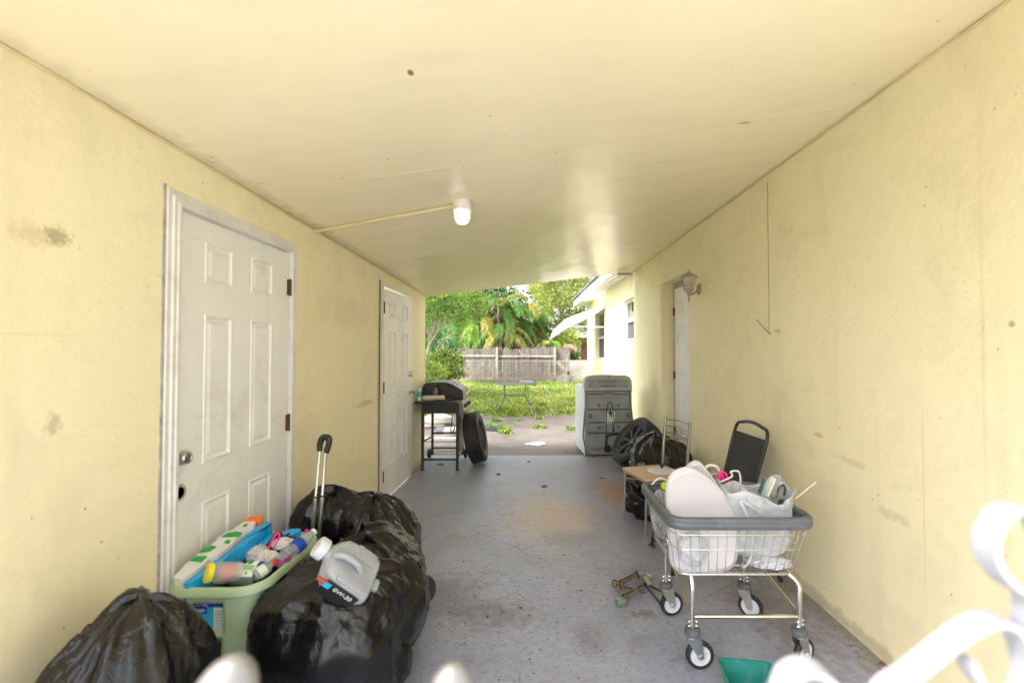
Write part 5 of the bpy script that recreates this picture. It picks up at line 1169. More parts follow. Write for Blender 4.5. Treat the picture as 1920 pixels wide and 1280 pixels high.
# carrier bag: open sack with folds
def sack(label,cx,cy,z0,rx,ry,h,seed,mat,flare=.15,topz=None,amp=.02,nu=150,nv=60):
    th=np.linspace(0,2*PI,nu,endpoint=False); t=np.linspace(0,1,nv); T_,TH=np.meshgrid(t,th,indexing='ij'); rg=np.random.default_rng(seed)
    e=2.6; k=(np.abs(np.cos(TH))**e+np.abs(np.sin(TH))**e)**(-1/e); s=np.clip(T_*6,0,1)**.5*(.68+.32*T_**.7)*(1+flare*T_)
    X=k*np.cos(TH)*rx*s; Y=k*np.sin(TH)*ry*s; rim=h*(1+.07*np.sin(2*TH+1)+.05*np.sin(5*TH+rg.uniform(0,6))+.012*np.sin(11*TH)) ; Z=T_*rim
    P_=np.stack([X,Y,Z],-1).reshape(-1,3); N=P_*np.array([1,1,0]); N/=np.maximum(np.linalg.norm(N,axis=1)[:,None],1e-5)
    d=amp*(2*crease(P_*4,seed,1.3,7,1.3)-.6+.6*fold_noise(P_,seed,9)+.3*fold_noise(P_,seed+3,26)); P_=P_+N*d[:,None]+np.array([cx,cy,z0])
    fs=[(j*nu+i,j*nu+(i+1)%nu,(j+1)*nu+(i+1)%nu,(j+1)*nu+i) for j in range(nv-1) for i in range(nu)]
    tt=thing('carrier_bag',label,'carrier bag',(cx,cy,z0)); mb=MB(); mb.v=[tuple(p) for p in P_]; mb.f=fs; mb.m=[0]*len(fs); mb.build('sack',mat,tt,smooth=50,solid=.0015); return tt
CB=sack('large white carrier bag with handles standing in the right of the cart',1.065,2.20,.465,.178,.125,.335,5,M['wbag'],.0,amp=.022)
mb=MB(); 
for pts in([(.945,2.085,.77),(.975,2.075,.70),(1.0,2.07,.60),(.985,2.07,.52),(.955,2.075,.475)],[(.95,2.085,.775),(1.02,2.075,.73),(1.08,2.07,.68),(1.14,2.08,.64)]): mb.strip(ngon_curve(pts,5),.012,.004,side=(1,0,.2))
mb.build('handle',M['wbag'],CB)
o=blob_mesh((.735,2.10,.545),(.075,.045,.085),71,.35,mat=M['wbag'],name='plastic_bag',flatz=.458); tag(o,'crumpled white plastic bag under the standing pad at the left of the cart','plastic bag')
o=blob_mesh((1.10,2.135,.475),(.115,.065,.032),72,.4,mat=M['clothw'],name='white_cloth',flatz=.458); tag(o,'crumpled pale cloth on the bottom right of the cart','cloth')
o=blob_mesh((1.14,2.32,.53),(.06,.10,.07),73,.25,mat=M['clothk'],name='black_cloth',flatz=.458); tag(o,'black cloth behind the carrier bag on the cart floor','cloth')
o=blob_mesh((.675,2.40,.60),(.055,.10,.14),74,.35,mat=M['wbag'],name='plastic_bag',flatz=.458); tag(o,'white plastic bag at the far left corner of the cart','plastic bag')
o=blob_mesh((.90,2.14,.655),(.022,.02,.05),75,.4,mat=M['clothw'],name='knotted_bag'); tag(o,'small knotted white bag wedged between the pad and the carrier bag','bag')
o=blob_mesh((.92,2.40,.575),(.15,.10,.105),76,.3,mat=M['clothw'],name='laundry_pile',flatz=.458); tag(o,'pile of pale laundry at the back of the cart below the hangers','laundry')
def hook(pts,y,r,mat,label,cat='hanger',name='coat_hanger',group=None):
    q=[P(a,b,y) for a,b in pts]; mb=MB().tube(ngon_curve(q,6),r,8); o=mb.build(name,mat); tag(o,label,cat,group); return o
hook([(1345,905),(1372,893),(1370,884),(1385,884),(1388,905),(1378,925)],2.34,.0045,M['white_pl'],'white hanger hook standing right of the pink hanger in the cart')
hook([(1326,895),(1318,882),(1330,872),(1345,876),(1350,893)],2.40,.007,M['white_pl'],'thick white hanger arch left of the pink hanger in the cart')
hook([(1222,908),(1236,896),(1252,902),(1268,915)],2.48,.005,M['white_pl'],'white hanger at the far left corner of the cart')
PH_=thing('coat_hanger','bright pink plastic hanger with a rounded shoulder in the cart','hanger',P(1355,900,2.36))
MB().tube(ngon_curve([P(1345,897,2.36),P(1350,885,2.36),P(1360,888,2.36),P(1366,905,2.36),P(1368,925,2.36)],6),.007,8).build('arm',M['pinkp'],PH_)
MB().ell(P(1352,893,2.37),(.020,.008,.020),14).build('shoulder',M['pinkp'],PH_)
mb=MB().lathe([(.0001,-.004),(.018,-.004),(.021,0),(.018,.004),(.0001,.004)],20,0,align((0,-1,.2),at=P(1247,911,2.40))); tag(mb.build('lime_lid',M['lime']),'round lime green lid behind the pad at the left of the cart','lid')
o=blob_mesh(tuple(P(1336,890,2.44)),(.028,.02,.02),77,.4,mat=M['zinc'],name='grey_lump'); tag(o,'grey crumpled cloth lump between the pad top and the pink hanger','cloth')
def slat(a,b,y,w,th,mat,label,cat='slat'):
    mb=MB(); mb.strip([P(*a,y),P(*b,y)],w,th,side=(0,1,0)); tag(mb.build('slat',mat,bev=.001),label,cat)
slat((1423,925),(1434,897),2.20,.02,.008,M['dteal'],'dark green slat sticking out of the carrier bag')
slat((1432,928),(1447,893),2.21,.02,.007,M['white_pl'],'tall white slat beside the dark green one in the carrier bag')
slat((1438,930),(1452,896),2.17,.02,.006,M['white_pl'],'shorter white slat right of the tall one in the carrier bag')
slat((1455,925),(1466,902),2.17,.012,.012,M['clear'],'clear tube tip right of the white slats in the carrier bag')
mb=MB().tube([P(1490,935,2.22),P(1530,903,2.22)],.0042,8); tag(mb.build('wooden_stick',M['towel']),'pale wooden stick poking out of the right of the carrier bag','stick')
mb=MB().tube([P(1393,930,2.2),P(1392,914,2.2)],.004,8).tube([P(1398,930,2.2),P(1397,916,2.2)],.004,8); tag(mb.build('white_stick',M['white_pl']),'pair of short joined white prongs behind the near rim of the carrier bag','prongs')
LK=thing('padlock','brass padlock with a dark shackle on top of the carrier bag','padlock',P(1458,930,2.15))
MB().box(P(1452,930,2.15),(.030,.014,.016),bev=.003).build('body',simple('aged_brass',(.30,.24,.12),.4,.8),LK)
MB().tube(ngon_curve([P(1458,926,2.15),P(1460,915,2.15),P(1468,909,2.15),P(1472,916,2.15),P(1470,928,2.15)],6),.0045,8).build('shackle',M['blackpl'],LK)
# ---- scissor jack on the floor ---------------------------------------------------------------------
g=G(1183,1108); JK=thing('scissor_jack','rusty metal scissor jack lying open on the floor left of the cart','car jack',g)
JS=simple('greasy_steel',(.40,.36,.29),.38,.75,.35,30,.3,120,.002,.5,(.09,.065,.04))
def jarm(a,b,w=.020,h=.020,z=.028):
    a=G(*a,z); b=G(*b,z); d=(b-a).normalized(); s=Vector((-d.y,d.x,0)); m=MB()
    for k in(-1,1): m.strip([a+s*k*w/2,b+s*k*w/2],h,.003,side=(0,0,1))
    m.strip([a+Vector((0,0,-h/2)),b+Vector((0,0,-h/2))],.003,w-.003,side=(0,0,1))
    for p in(a,b): m.tube([p+Vector((0,0,-.014)),p+Vector((0,0,.014))],.008,10)
    m.build('arm',JS,JK)
jA,jB,jC,jD=(1161,1093),(1194,1075),(1203,1101),(1168,1119)
for q in((jA,jB),(jB,jC),(jC,jD),(jD,jA)): jarm(*q)
q=G(1164,1128,.02); MB().box(q,(.055,.040,.040),bev=.004,M=rotm('Z',.35,q)).build('base_foot',simple('green_corroded_zinc',(.25,.33,.26),.5,.5,.4,40,.3),JK)
m=MB(); q=G(1214,1088,.035); m.box(q,(.030,.055,.003),M=rotm('Z',.4,q)@rotm('X',.6,q)).build('top_saddle',M['zinc'],JK); m=MB(); q=G(1216,1082,.04); m.box(q,(.04,.003,.05),M=rotm('Z',-.5,q)).build('end_plate',M['zinc'],JK); m=MB(); q=G(1189,1070,.03); m.box(q,(.045,.003,.030),M=rotm('Z',-.5,q)@rotm('Y',.3,q)); q=G(1203,1074,.035); m.box(q,(.05,.03,.004),M=rotm('Z',.2,q)); m.build('end_plate',M['zinc'],JK)
m=MB(); m.tube([G(1153,1094,.03),G(1210,1110,.03)],.0055,8); m.tube(ngon_curve([G(1160,1095,.03),G(1152,1087,.03),G(1148,1094,.03),G(1153,1100,.03)],4,closed=True),.005,6,closed=True); m.build('screw_rod',M['rust'],JK)
mb=MB(); mb.tube([G(1208,1098)+Vector((0,0,.02)),G(1238,1110)+Vector((0,0,.01))],.006,8); mb.tube([G(1208,1100)+Vector((0,0,.018)),G(1232,1125)+Vector((0,0,.008)),G(1252,1152)+Vector((0,0,.006))],.0055,8)
tag(mb.build('jack_handle',M['dark_metal']),'thin dark crank rod lying between the jack and the cart wheel','crank rod')
# ---- teal crate ---------------------------------------------------------------------------------------
TC=thing('plastic_tray','teal plastic tray with dried dirt on the floor in front of the cart','tray',(.80,1.72,0))
TT=Matrix.Translation((.905,1.885,0))@Matrix.Rotation(R(-8),4,'Z'); vs=[];fs=[]
lv=[(.085,.105,.004),(.105,.125,.105),(.113,.133,.108),(.113,.133,.098),(.109,.129,.098),(.100,.120,.10),(.080,.10,.010)]
mb=MB(); n=None
for hx,hy,z in lv:
    q=rrect(-hx,-hy,hx,hy,.02,4); n=len(q); vs+=[(a,b,z) for a,b in q]
for j in range(len(lv)-1):
    for k in range(n): fs.append((j*n+k,j*n+(k+1)%n,(j+1)*n+(k+1)%n,(j+1)*n+k))
fs.append(tuple(range(n))[::-1]); fs.append(tuple((len(lv)-1)*n+k for k in range(n)))
mb.add(vs,fs,0,TT); mb.build('body',M['teal'],TC,smooth=30)
mb=MB()
for k in range(12):
    x=rd.uniform(-.07,.07); y=rd.uniform(-.09,.09); mb.ell((x,y,.012),(rd.uniform(.006,.018),rd.uniform(.006,.015),.004),8,M=TT)
mb.build('dried_dirt',M['leaf_dry'],TC)
# ---- chair with wooden seat -------------------------------------------------------------------------------
CH=thing('metal_chair','chrome framed chair with a light wood seat and ladder back, behind the cart','chair',(1.0,3.8,0))
u=Vector((.28,-.96,0)); w=Vector((.96,.28,0)); o0=Vector((.78,3.95,0)); zs_=.447
def cp(a,b,z): return o0+w*a+u*b+Vector((0,0,z))
CM=Matrix((w,u,Vector((0,0,1)))).transposed().to_4x4(); CM.translation=o0
st=rrect(-.01,-.01,.40,.385,.03,5); MB().prism(st,zs_-.018,zs_,'z',M=CM).build('seat',M['wood_top'],CH,bev=.003)
CHM=simple('brushed_chair_tube',(.36,.35,.34),.32,.9,.15,20,.03,60,.001,.2,(.2,.15,.1))
for a,b in((.015,.01),(.015,.365)): MB().tube([cp(a+.005,b,zs_-.019),cp(a-.01,b,0)],.011,10).build('leg',CHM,CH)
for a,b in((.385,.01),(.385,.365)):
    MB().tube([cp(a+.03,b,0),cp(a,b,zs_-.01),cp(a+.012,b,.62),cp(a+.035,b,.872)],.0125,10).build('leg',CHM,CH)
for z,of in((.845,.032),(.79,.027),(.735,.022),(.68,.017)):
    MB().tube(ngon_curve([cp(.385+of,.012,z),cp(.385+of+.03,.10,z+.006),cp(.385+of+.038,.19,z+.006),cp(.385+of+.03,.28,z+.003),cp(.385+of,.363,z-.004)],4),.0055,8).build('back_rail',CHM,CH)
mb=MB(); mb.tube([cp(.02,.01,.36),cp(.385,.365,.36)],.006,8); mb.tube([cp(.02,.365,.36),cp(.385,.01,.37)],.006,8); mb.tube([cp(.01,.0,zs_-.03),cp(.01,.37,zs_-.03)],.009,8); mb.tube([cp(.0,.365,zs_-.03),cp(.385,.365,zs_-.03)],.008,8); mb.tube([cp(.0,.01,zs_-.03),cp(.385,.01,zs_-.03)],.008,8); mb.build('seat_frame',CHM,CH)
# pan lid lying on the seat
lc=P(1240,884,3.75); lc=cp(.265,.19,zs_); PL=thing('pan_lid','pale domed pan lid with a black knob lying on the wooden seat','pan lid',lc)
T=Matrix.Translation(lc)
MB().lathe([(.0001,.026),(.03,.025),(.08,.018),(.112,.008),(.120,.003),(.122,.0005),(.110,.0005)],40,0,T).build('dome',M['wheelgrey'],PL)
MB().lathe([(.0001,.062),(.012,.060),(.020,.052),(.018,.045),(.010,.040),(.009,.026)],20,0,T).build('knob',M['blackpl'],PL)
# ---- black sling chair ----------------------------------------------------------------------------------------
BC=thing('folding_chair','black sling chair standing against the right wall behind the cart','chair',(1.25,3.15,0))
tl=P(1378,800,3.37);tr_=P(1438,815,3.00); bl=P(1350,935,3.33); br=P(1408,955,3.00)
tl=Vector((1.505,3.37,.90));tr_=Vector((1.545,3.0,.895));bl=Vector((1.385,3.37,.44));br=Vector((1.42,3.0,.43))
def ln(a,b,t): return a.lerp(b,t)
MB().tube(ngon_curve([bl,ln(bl,tl,.5),tl,ln(tl,tr_,.22)+Vector((.008,0,.045)),ln(tl,tr_,.5)+Vector((.01,0,.058)),ln(tl,tr_,.78)+Vector((.008,0,.045)),tr_,ln(tr_,br,.5),br],5),.0115,10).build('back_frame',M['blackpl'],BC)
MB().strip([ln(bl,br,.5)+Vector((.0,0,0)),ln(tl,tr_,.5)-Vector((.006,0,.03))],.345,.004,side=(tr_-tl)).build('back_sling',M['sling'],BC,smooth=0)
sf=Vector((.93,3.33,.44)); sg=Vector((.95,2.96,.43))
MB().tube([sf,bl],.011,8).tube([sg,br],.011,8).tube([sf,sg],.011,8).build('seat_frame',M['blackpl'],BC)
MB().strip([ln(sf,sg,.5)+Vector((.01,0,.004)),ln(bl,br,.5)+Vector((0,0,.004))],.35,.004,side=(sg-sf)).build('seat_sling',M['sling'],BC,smooth=0)
for a,b in((sf,(.89,3.42,0)),(sg,(.91,2.98,0)),(bl,(1.52,3.42,0)),(br,(1.57,2.90,0))): MB().tube([a,Vector(b)+Vector((0,0,.001))],.0125,10).build('leg',M['blackpl'],BC)
MB().tube([(.905,3.38,.2),(.93,2.97,.2)],.009,8).build('stretcher',M['blackpl'],BC)
# bag behind the chair
add_bag('shiny thin black bin bag slumped against the right wall behind the wood seat chair',M['bagC'],xmax=XR-.012,c=(1.27,4.50),rx=.31,ry=.36,h=.62,seed=85,e=2.5,gather=.22,amp=.070,peak=(-.06,.08))
add_bag('small crumpled black bag on the floor under the wood seat chair',M['bagC'],c=(1.0,4.02),rx=.20,ry=.16,h=.40,seed=91,e=2.2,gather=.25,amp=.06)
# ---- wheels -----------------------------------------------------------------------------------------------------
def tyre_prof(Ro,Ri,w):
    h=w/2; p=[(Ri,-h*.80),(Ri+.02,-h*.95),(Ri+.06,-h*1.04),(Ro-.045,-h*1.02),(Ro-.018,-h*.90),(Ro-.006,-h*.78)]
    for g in(-.52,-.18,.18,.52):
        c=g*w*.72; gd=.007; p+=[(Ro,c-.009),(Ro-gd,c-.006),(Ro-gd,c+.004),(Ro,c+.007)]
    p+=[(Ro-.006,h*.78),(Ro-.018,h*.90),(Ro-.045,h*1.02),(Ri+.06,h*1.04),(Ri+.02,h*.95),(Ri,h*.80),(Ri+.012,h*.5),(Ri+.012,-h*.5)]
    return p
def place_axis(n,up,cx,cy,Ro,w):
    n=Vector(n).normalized(); M_=align(n,x=up); ext=Ro*math.sqrt(max(0,1-n.z**2))+w/2*.9*abs(n.z); M_.translation=(cx,cy,ext); return M_
TR=thing('tyre','bare worn black tyre leaning against the grill legs','tyre',(-.68,5.95,0))
TMx=place_axis((.97,-.02,.20),(0,0,1),-.735,5.93,.325,.20)
MB().lathe(tyre_prof(.325,.205,.20),64,0,TMx,closed=True).build('rubber_casing',M['rubber'],TR)
MB().lathe([(.206,-.07),(.204,0),(.206,.07)],48,0,TMx,cap=False).build('inner_liner',M['gunmetal'],TR)
WH=thing('car_wheel','car wheel with a spoked alloy rim leaning against the right wall beside the washer','wheel',(1.3,5.6,0))
WMx=place_axis((-.72,-.20,.58),(.3,0,1),1.27,5.62,.325,.22)
MB().lathe(tyre_prof(.325,.225,.22),64,0,WMx,closed=True).build('tyre',M['rubber'],WH)
al=MB(); al.lathe([(.226,.085),(.232,.092),(.222,.098),(.212,.088),(.205,.05),(.200,-.06),(.206,-.085),(.226,-.09)],56,0,WMx,cap=False); al=al.build('rim',M['alloy'],WH)
sp=MB()
for k in range(7):
    a=2*PI*k/7
    for da in(-.10,.10): sp.tube([(.045*math.cos(a),.045*math.sin(a),.058),(.13*math.cos(a+da*.6),.13*math.sin(a+da*.6),.070),(.212*math.cos(a+da*1.3),.212*math.sin(a+da*1.3),.075)],[.013,.010,.012],6,M=WMx)
MB().lathe([(.0001,.0),(.2,.0),(.2,-.004),(.0001,-.004)],40,0,WMx).build('dark_backing',M['dark_metal'],al)  # added dark disc, stands for the shade behind the spokes
sp.lathe([(.0001,.07),(.03,.068),(.05,.058),(.055,.03),(.0001,.02)],24,0,WMx); sp.build('spokes',M['alloy'],al)
# ---- washing machine ------------------------------------------------------------------------------------------------
WA=thing('washing_machine','old white washing machine with its grey back panel turned to the carport','washing machine',(1.05,6.65,0))
WT=Matrix.Translation((.715,6.30,.0))@Matrix.Rotation(R(-4.5) if False else R(4.7),4,'Z')
MB().span((0,0,.02),(.68,.70,.955),M=WT,bev=.022).build('cabinet',M['washer_white'],WA)
mb=MB()
for z in(.24,.42,.60,.78): mb.span((-.003,.03,z),(.0015,.67,z+.006),M=WT)
mb.build('side_ribs',M['washer_white'],WA,smooth=0)
cons=[(.0,.90),(.005,1.03),(.03,1.085),(.08,1.112),(.34,1.122),(.60,1.112),(.65,1.085),(.675,1.03),(.68,.90)]
MB().prism(cons,-.012,.13,'y',M=WT).build('console',M['washer_top'],WA,bev=.008)
MB().prism([(.06,.945),(.06,1.06),(.62,1.06),(.62,.945)],-.016,-.0125,'y',M=WT).build('console_plate',M['washer_back'],WA,smooth=0)
mb=MB()
for z,a,b in((1.03,.19,.44),(.965,.19,.44)): mb.span((a,-.0175,z),(b,-.0162,z+.006),M=WT)
mb.ell((.34,-.017,1.085),(.010,.004,.010),10,M=WT)
for x,z in((.09,.96),(.59,.96),(.09,1.045),(.59,1.045),(.30,.955),(.36,1.05),(.44,1.06)): mb.ell((x,-.0165,z),(.005,.003,.005),8,M=WT)
mb.build('vents',M['blackpl'],WA)
outer=rrect(.008,.03,.672,.895,.02,3)
bp=MB(); bp.prism(outer,-.006,-.0005,'y',M=WT); bp.build('back_panel',M['washer_back'],WA,smooth=0)
pan=[(.03,.05),(.03,.80),(.06,.85),(.16,.86),(.26,.855),(.33,.875),(.42,.855),(.58,.85),(.64,.82),(.655,.05)]
fr=MB(); pc=[(x,-.008,z) for x,z in pan]; fr.tube(ngon_curve([Vector(p) for p in pc],3,closed=True),.010,8,closed=True,M=WT)
fr.build('panel_flange',M['gunmetal'],WA)
for z in(.648,.467,.322): MB().span((.04,-.0225,z-.003),(.645,-.0065,z+.003),M=WT).build('seam_line',M['blackpl'],WA)
MB().span((.0,-.0135,.893),(.68,-.0005,.899),M=WT).build('seam_line',M['blackpl'],WA)
mb=MB()
for a,b in((.655,.80),(.475,.635),(.33,.46)): mb.prism(rrect(.07,a,.625,b,.03,4),-.016,-.0065,'y',M=WT)
mb.prism([(.075,.07),(.075,.31),(.30,.31),(.27,.07)],-.020,-.0065,'y',M=WT); mb.build('pressed_panels',M['washer_back'],WA,bev=.008)
mb=MB()
for x in(.21,.48):
    for z in(.70,.395): MB().lathe([(.0001,.006),(.020,.002),(.024,-.004)],18,0,WT@Matrix.Translation((x,-.018,z))@Matrix.Rotation(R(90),4,'X')).build('boss',M['gunmetal'],WA)
for x in(.085,.615): MB().lathe([(.010,.008),(.026,.006),(.032,-.004)],18,0,WT@Matrix.Translation((x,-.018,.555))@Matrix.Rotation(R(90),4,'X')).build('boss',M['gunmetal'],WA)
for z in(.70,.395): MB().span((.17,-.0185,z-.0015),(.53,-.0165,z+.0015),M=WT).build('seam_line',M['gunmetal'],WA)
for k in range(16): mb.span((.10+.010*k,-.0225,.085),(.104+.010*k,-.0205,.125),M=WT)
mb.build('louvres',M['gunmetal'],WA)
mb=MB(); mb.tube(ngon_curve([Vector(p) for p in((.30,-.03,.06),(.31,-.03,.24),(.36,-.03,.30),(.60,-.03,.30))],5),.016,8,M=WT); mb.lathe([(.0001,.0),(.05,.0),(.055,-.02)],24,0,WT@Matrix.Translation((.33,-.022,.10))@Matrix.Rotation(R(90),4,'X')); mb.build('hose_duct',M['dark_metal'],WA)
MB().tube(ngon_curve([Vector(p) for p in((.30,-.03,.20),(.305,-.028,.45),(.315,-.028,.66),(.345,-.028,.745),(.385,-.028,.72),(.40,-.028,.60),(.42,-.028,.48),(.40,-.028,.44),(.405,-.03,.38))],6),.0055,8,M=WT).build('power_cord',M['blackpl'],WA)
MB().box((.405,-.03,.36),(.028,.02,.035),M=WT,bev=.005).build('plug',M['blackpl'],WA)
MB().prism([(.29,.45),(.31,.60),(.36,.66),(.43,.60),(.43,.46)],-.019,-.0172,'y',M=WT).build('torn_sticker',M['card'],WA,smooth=0)
MB().prism([(.335,.60),(.36,.66),(.39,.60),(.38,.52),(.36,.56)],-.0205,-.0195,'y',M=WT).build('green_print',M['lf_mid'] if False else M['dteal'],WA,smooth=0)
for x,y in((.05,.05),(.63,.05),(.05,.65),(.63,.65)): MB().lathe([(.0001,.02),(.022,.02),(.022,.0),(.0001,0)],12,0,WT@Matrix.Translation((x,y,0))).build('foot',M['blackpl'],WA)
# ---- gas grill ---------------------------------------------------------------------------------------------------------
GR=thing('gas_grill','black gas grill with a closed grey hood at the far end of the left wall','grill',(-1.15,5.85,0))
for x,y in((-1.34,5.58),(-.915,5.58),(-1.355,6.20),(-.94,6.20)):
    lo=.0 if y<6 else .05; MB().tube([(x,y,.72),(x,y,lo+.03),(x,y,lo+.001)],[.0175,.0175,.024],10).build('leg',M['dark_metal'],GR)
mb=MB(); 
for a,b in(((-1.34,5.58,.13),(-.915,5.58,.13)),((-1.355,6.20,.14),(-.94,6.20,.14)),((-1.345,5.6,.34),(-1.352,6.19,.30)),((-.92,5.6,.13),(-.94,6.19,.13)),((-1.35,6.2,.34),(-.94,6.2,.34))): mb.tube([a,b],.012,8)
mb.build('lower_frame',M['dark_metal'],GR)
MB().span((-.935,5.61,.17),(-.922,6.19,.66)).build('front_panel',M['gunmetal'],GR,smooth=0)
for x in(-1.40,-.905):
    MB().lathe([(.0001,-.02),(.05,-.02),(.060,-.014),(.062,0),(.060,.014),(.05,.02),(.0001,.02)],28,0,align((1,0,0),at=(x,6.22,.063))).build('wheel',M['rubber'],GR)
MB().tube([(-1.40,6.22,.063),(-.905,6.22,.063)],.006,8).build('axle',M['zinc'],GR)
MB().span((-1.43,5.52,.815),(-.905,5.80,.840),bev=.008).build('side_shelf',M['dark_metal'],GR)
MB().span((-1.355,5.57,.69),(-.905,5.585,.814)).span((-1.355,5.586,.69),(-1.34,6.2,.80)).build('apron',M['dark_metal'],GR,smooth=0)
MB().span((-1.37,5.81,.69),(-.90,6.25,.83),bev=.02).build('firebox',M['dark_metal'],GR)
hp=[(-1.40,.835),(-1.405,.96),(-1.385,1.02),(-1.33,1.045),(-1.10,1.05),(-1.03,1.03),(-.90,.955),(-.885,.93),(-.885,.835)]
for q in((5.812,5.83),(6.24,6.258)): MB().prism(hp,*q,'y').build('hood_end',M['hood'],GR,bev=.006)
hk=MB(); hq=[(x,z+.0) for x,z in hp]
for a,b in zip(hp[:-1],hp[1:]):
    d=Vector((b[0]-a[0],b[1]-a[1])); nn=Vector((-d.y,d.x)).normalized()*.006
    hk.prism([(a[0],a[1]),(b[0],b[1]),(b[0]+nn.x,b[1]+nn.y),(a[0]+nn.x,a[1]+nn.y)],5.805,6.265,'y')
hk.build('hood',M['hoodgrey'],GR,smooth=0)
mb=MB()
for k in(-1.02,-.985): mb.box((k,5.98,1.035 if k<-1 else 1.012),(.012,.09,.012),M=None)
mb.build('hood_vents',M['blackpl'],GR,smooth=0)
MB().tube([(-.86,5.88,.90),(-.86,6.20,.90)],.012,10).tube([(-.885,5.90,.90),(-.86,5.90,.90)],.008,8).tube([(-.885,6.18,.90),(-.86,6.18,.90)],.008,8).build('hood_handle',M['steel'],GR)
MB().prism([(-.905,.835),(-.868,.835),(-.835,.70),(-.86,.655),(-.905,.65)],5.60,6.25,'y').build('control_panel',M['hoodgrey'],GR,bev=.006)
for y in(5.72,5.90,6.08):
    k=MB().lathe([(.028,0),(.026,.012),(.019,.016),(.017,.034),(.0001,.036)],20,0,align((.965,0,.26),at=(-.852,y,.765))).build('knob',M['blackpl'],GR)
    MB().lathe([(.031,.0),(.031,.003),(.027,.004)],20,0,align((.965,0,.26),at=(-.852,y,.765))).build('bezel',M['chrome'],k)
MB().tube(ngon_curve([(-.98,5.60,.68),(-.99,5.60,.55),(-1.0,5.6,.48),(-.97,5.6,.46),(-.95,5.6,.53)],5),.006,8).build('gas_hose',M['blackpl'],GR)
zs2=.841
bottle('spray_can','white and blue spray can at the left edge of the grill shelf','spray can',(-1.385,5.60,zs2),(-1.385,5.60,1.1),[(.0001,0),(.026,.0),(.026,.002),(.026,.145),(.020,.158),(.010,.162)],M['card'],[('label_sheet',[(.0264,.05),(.0266,.051),(.0266,.115),(.0264,.116)],M['cyan']),('cap',[(.012,.160),(.019,.161),(.018,.188),(.0001,.19)],M['towel'])])
bottle('lighter_fluid_bottle','dark bottle with a black cap standing on the grill shelf against the hood','bottle',(-1.215,5.74,zs2),(-1.215,5.74,1.1),[(.0001,0),(.034,.0),(.036,.006),(.036,.11),(.030,.135),(.015,.15),(.014,.16)],M['gunmetal'],[('label_sheet',[(.0365,.02),(.0367,.021),(.0367,.08),(.0365,.081)],M['slate']),('cap',[(.016,.158),(.018,.159),(.017,.190),(.0001,.192)],M['blackpl'])])
mb=MB().lathe([(.0001,0),(.030,0),(.031,.003),(.031,.26),(.030,.262),(.0001,.262)],20,0,align((1,0,.02),at=(-1.34,5.60,zs2+.032))); tag(mb.build('paper_roll',M['towel']),'cream roll lying along the grill shelf','paper roll')
mb=MB().tube(ngon_curve([(-1.22,5.545,zs2+.008),(-1.12,5.55,zs2+.014),(-1.05,5.56,zs2+.010),(-1.0,5.57,zs2+.03)],5),.006,6).tube([(-1.18,5.555,zs2+.008),(-.98,5.60,zs2+.01)],.005,6); tag(mb.build('grill_tongs',M['rust']),'rusty tongs lying in front of the cream roll on the grill shelf','tongs')
o=blob_mesh((-1.03,5.66,zs2+.014),(.06,.04,.014),95,.4,mat=M['leafdark'],name='oily_rag',flatz=zs2+.001); tag(o,'dark oily rag at the right end of the grill shelf','rag')
MB_=MB().box((-.93,5.60,.80),(.012,.10,.10),M=rotm('Z',.5,(-.93,5.60,.80))); 
# ---- iron gate at the street end ------------------------------------------------------------------------------------------
GT=thing('iron_gate','out of focus white wrought iron gate with scrolls and silver finials close to the viewer','gate',(0,.4,0))
yg_=.4
MB().span((-1.42,.39,.10),(1.60,.41,.125)).span((-1.42,.39,1.06),(1.60,.41,1.085)).build('rails',M['gate'],GT)
px_=[-.269+.197*k for k in range(-5,10)]
for k,x in enumerate(px_):
    MB().span((x-.007,.393,.05),(x+.007,.407,1.075)).build('picket',M['gate'],GT)
for x,zt2,rx,rz_,tilt in((P(418,1280,.4).x,1.191,.026,.040,.45),(P(845,1280,.4).x,1.182,.0205,.034,.1)):
    T=Matrix.Translation((x,.4,zt2-rz_))@Matrix.Rotation(tilt,4,'Y')
    MB().ell((0,0,0),(rx,rx*.8,rz_),28,M=T).tube([(0,0,-rz_*.8),(-.0,0,-rz_-.05)],.009,10,M=T).build('finial',M['gatesilver'],GT)
def scroll(pts,w=.021,t=.0055):
    q=ngon_curve([P(a,b,yg_) for a,b in pts],7); MB().strip(q,w,t,side=(0,1,0)).build('scroll',M['gate'],GT,smooth=50)
scroll([(1955,1010),(1935,965),(1905,950),(1872,965),(1851,1005),(1853,1045),(1880,1085),(1925,1115),(1965,1160),(1985,1260),(1960,1420),(1900,1500)])
scroll([(1590,1420),(1650,1300),(1700,1262),(1760,1215),(1810,1178),(1850,1160),(1888,1168),(1912,1205),(1922,1260),(1905,1330),(1860,1360),(1820,1330)])
scroll([(1400,1480),(1440,1370),(1462,1290),(1478,1262),(1510,1249),(1545,1262),(1572,1300),(1578,1340),(1550,1370),(1520,1350)],.024)
scroll([(1812,1232),(1822,1262),(1860,1310),(1880,1400)],.016)
scroll([(1925,1115),(1922,1180),(1935,1300),(1930,1480)],.02)
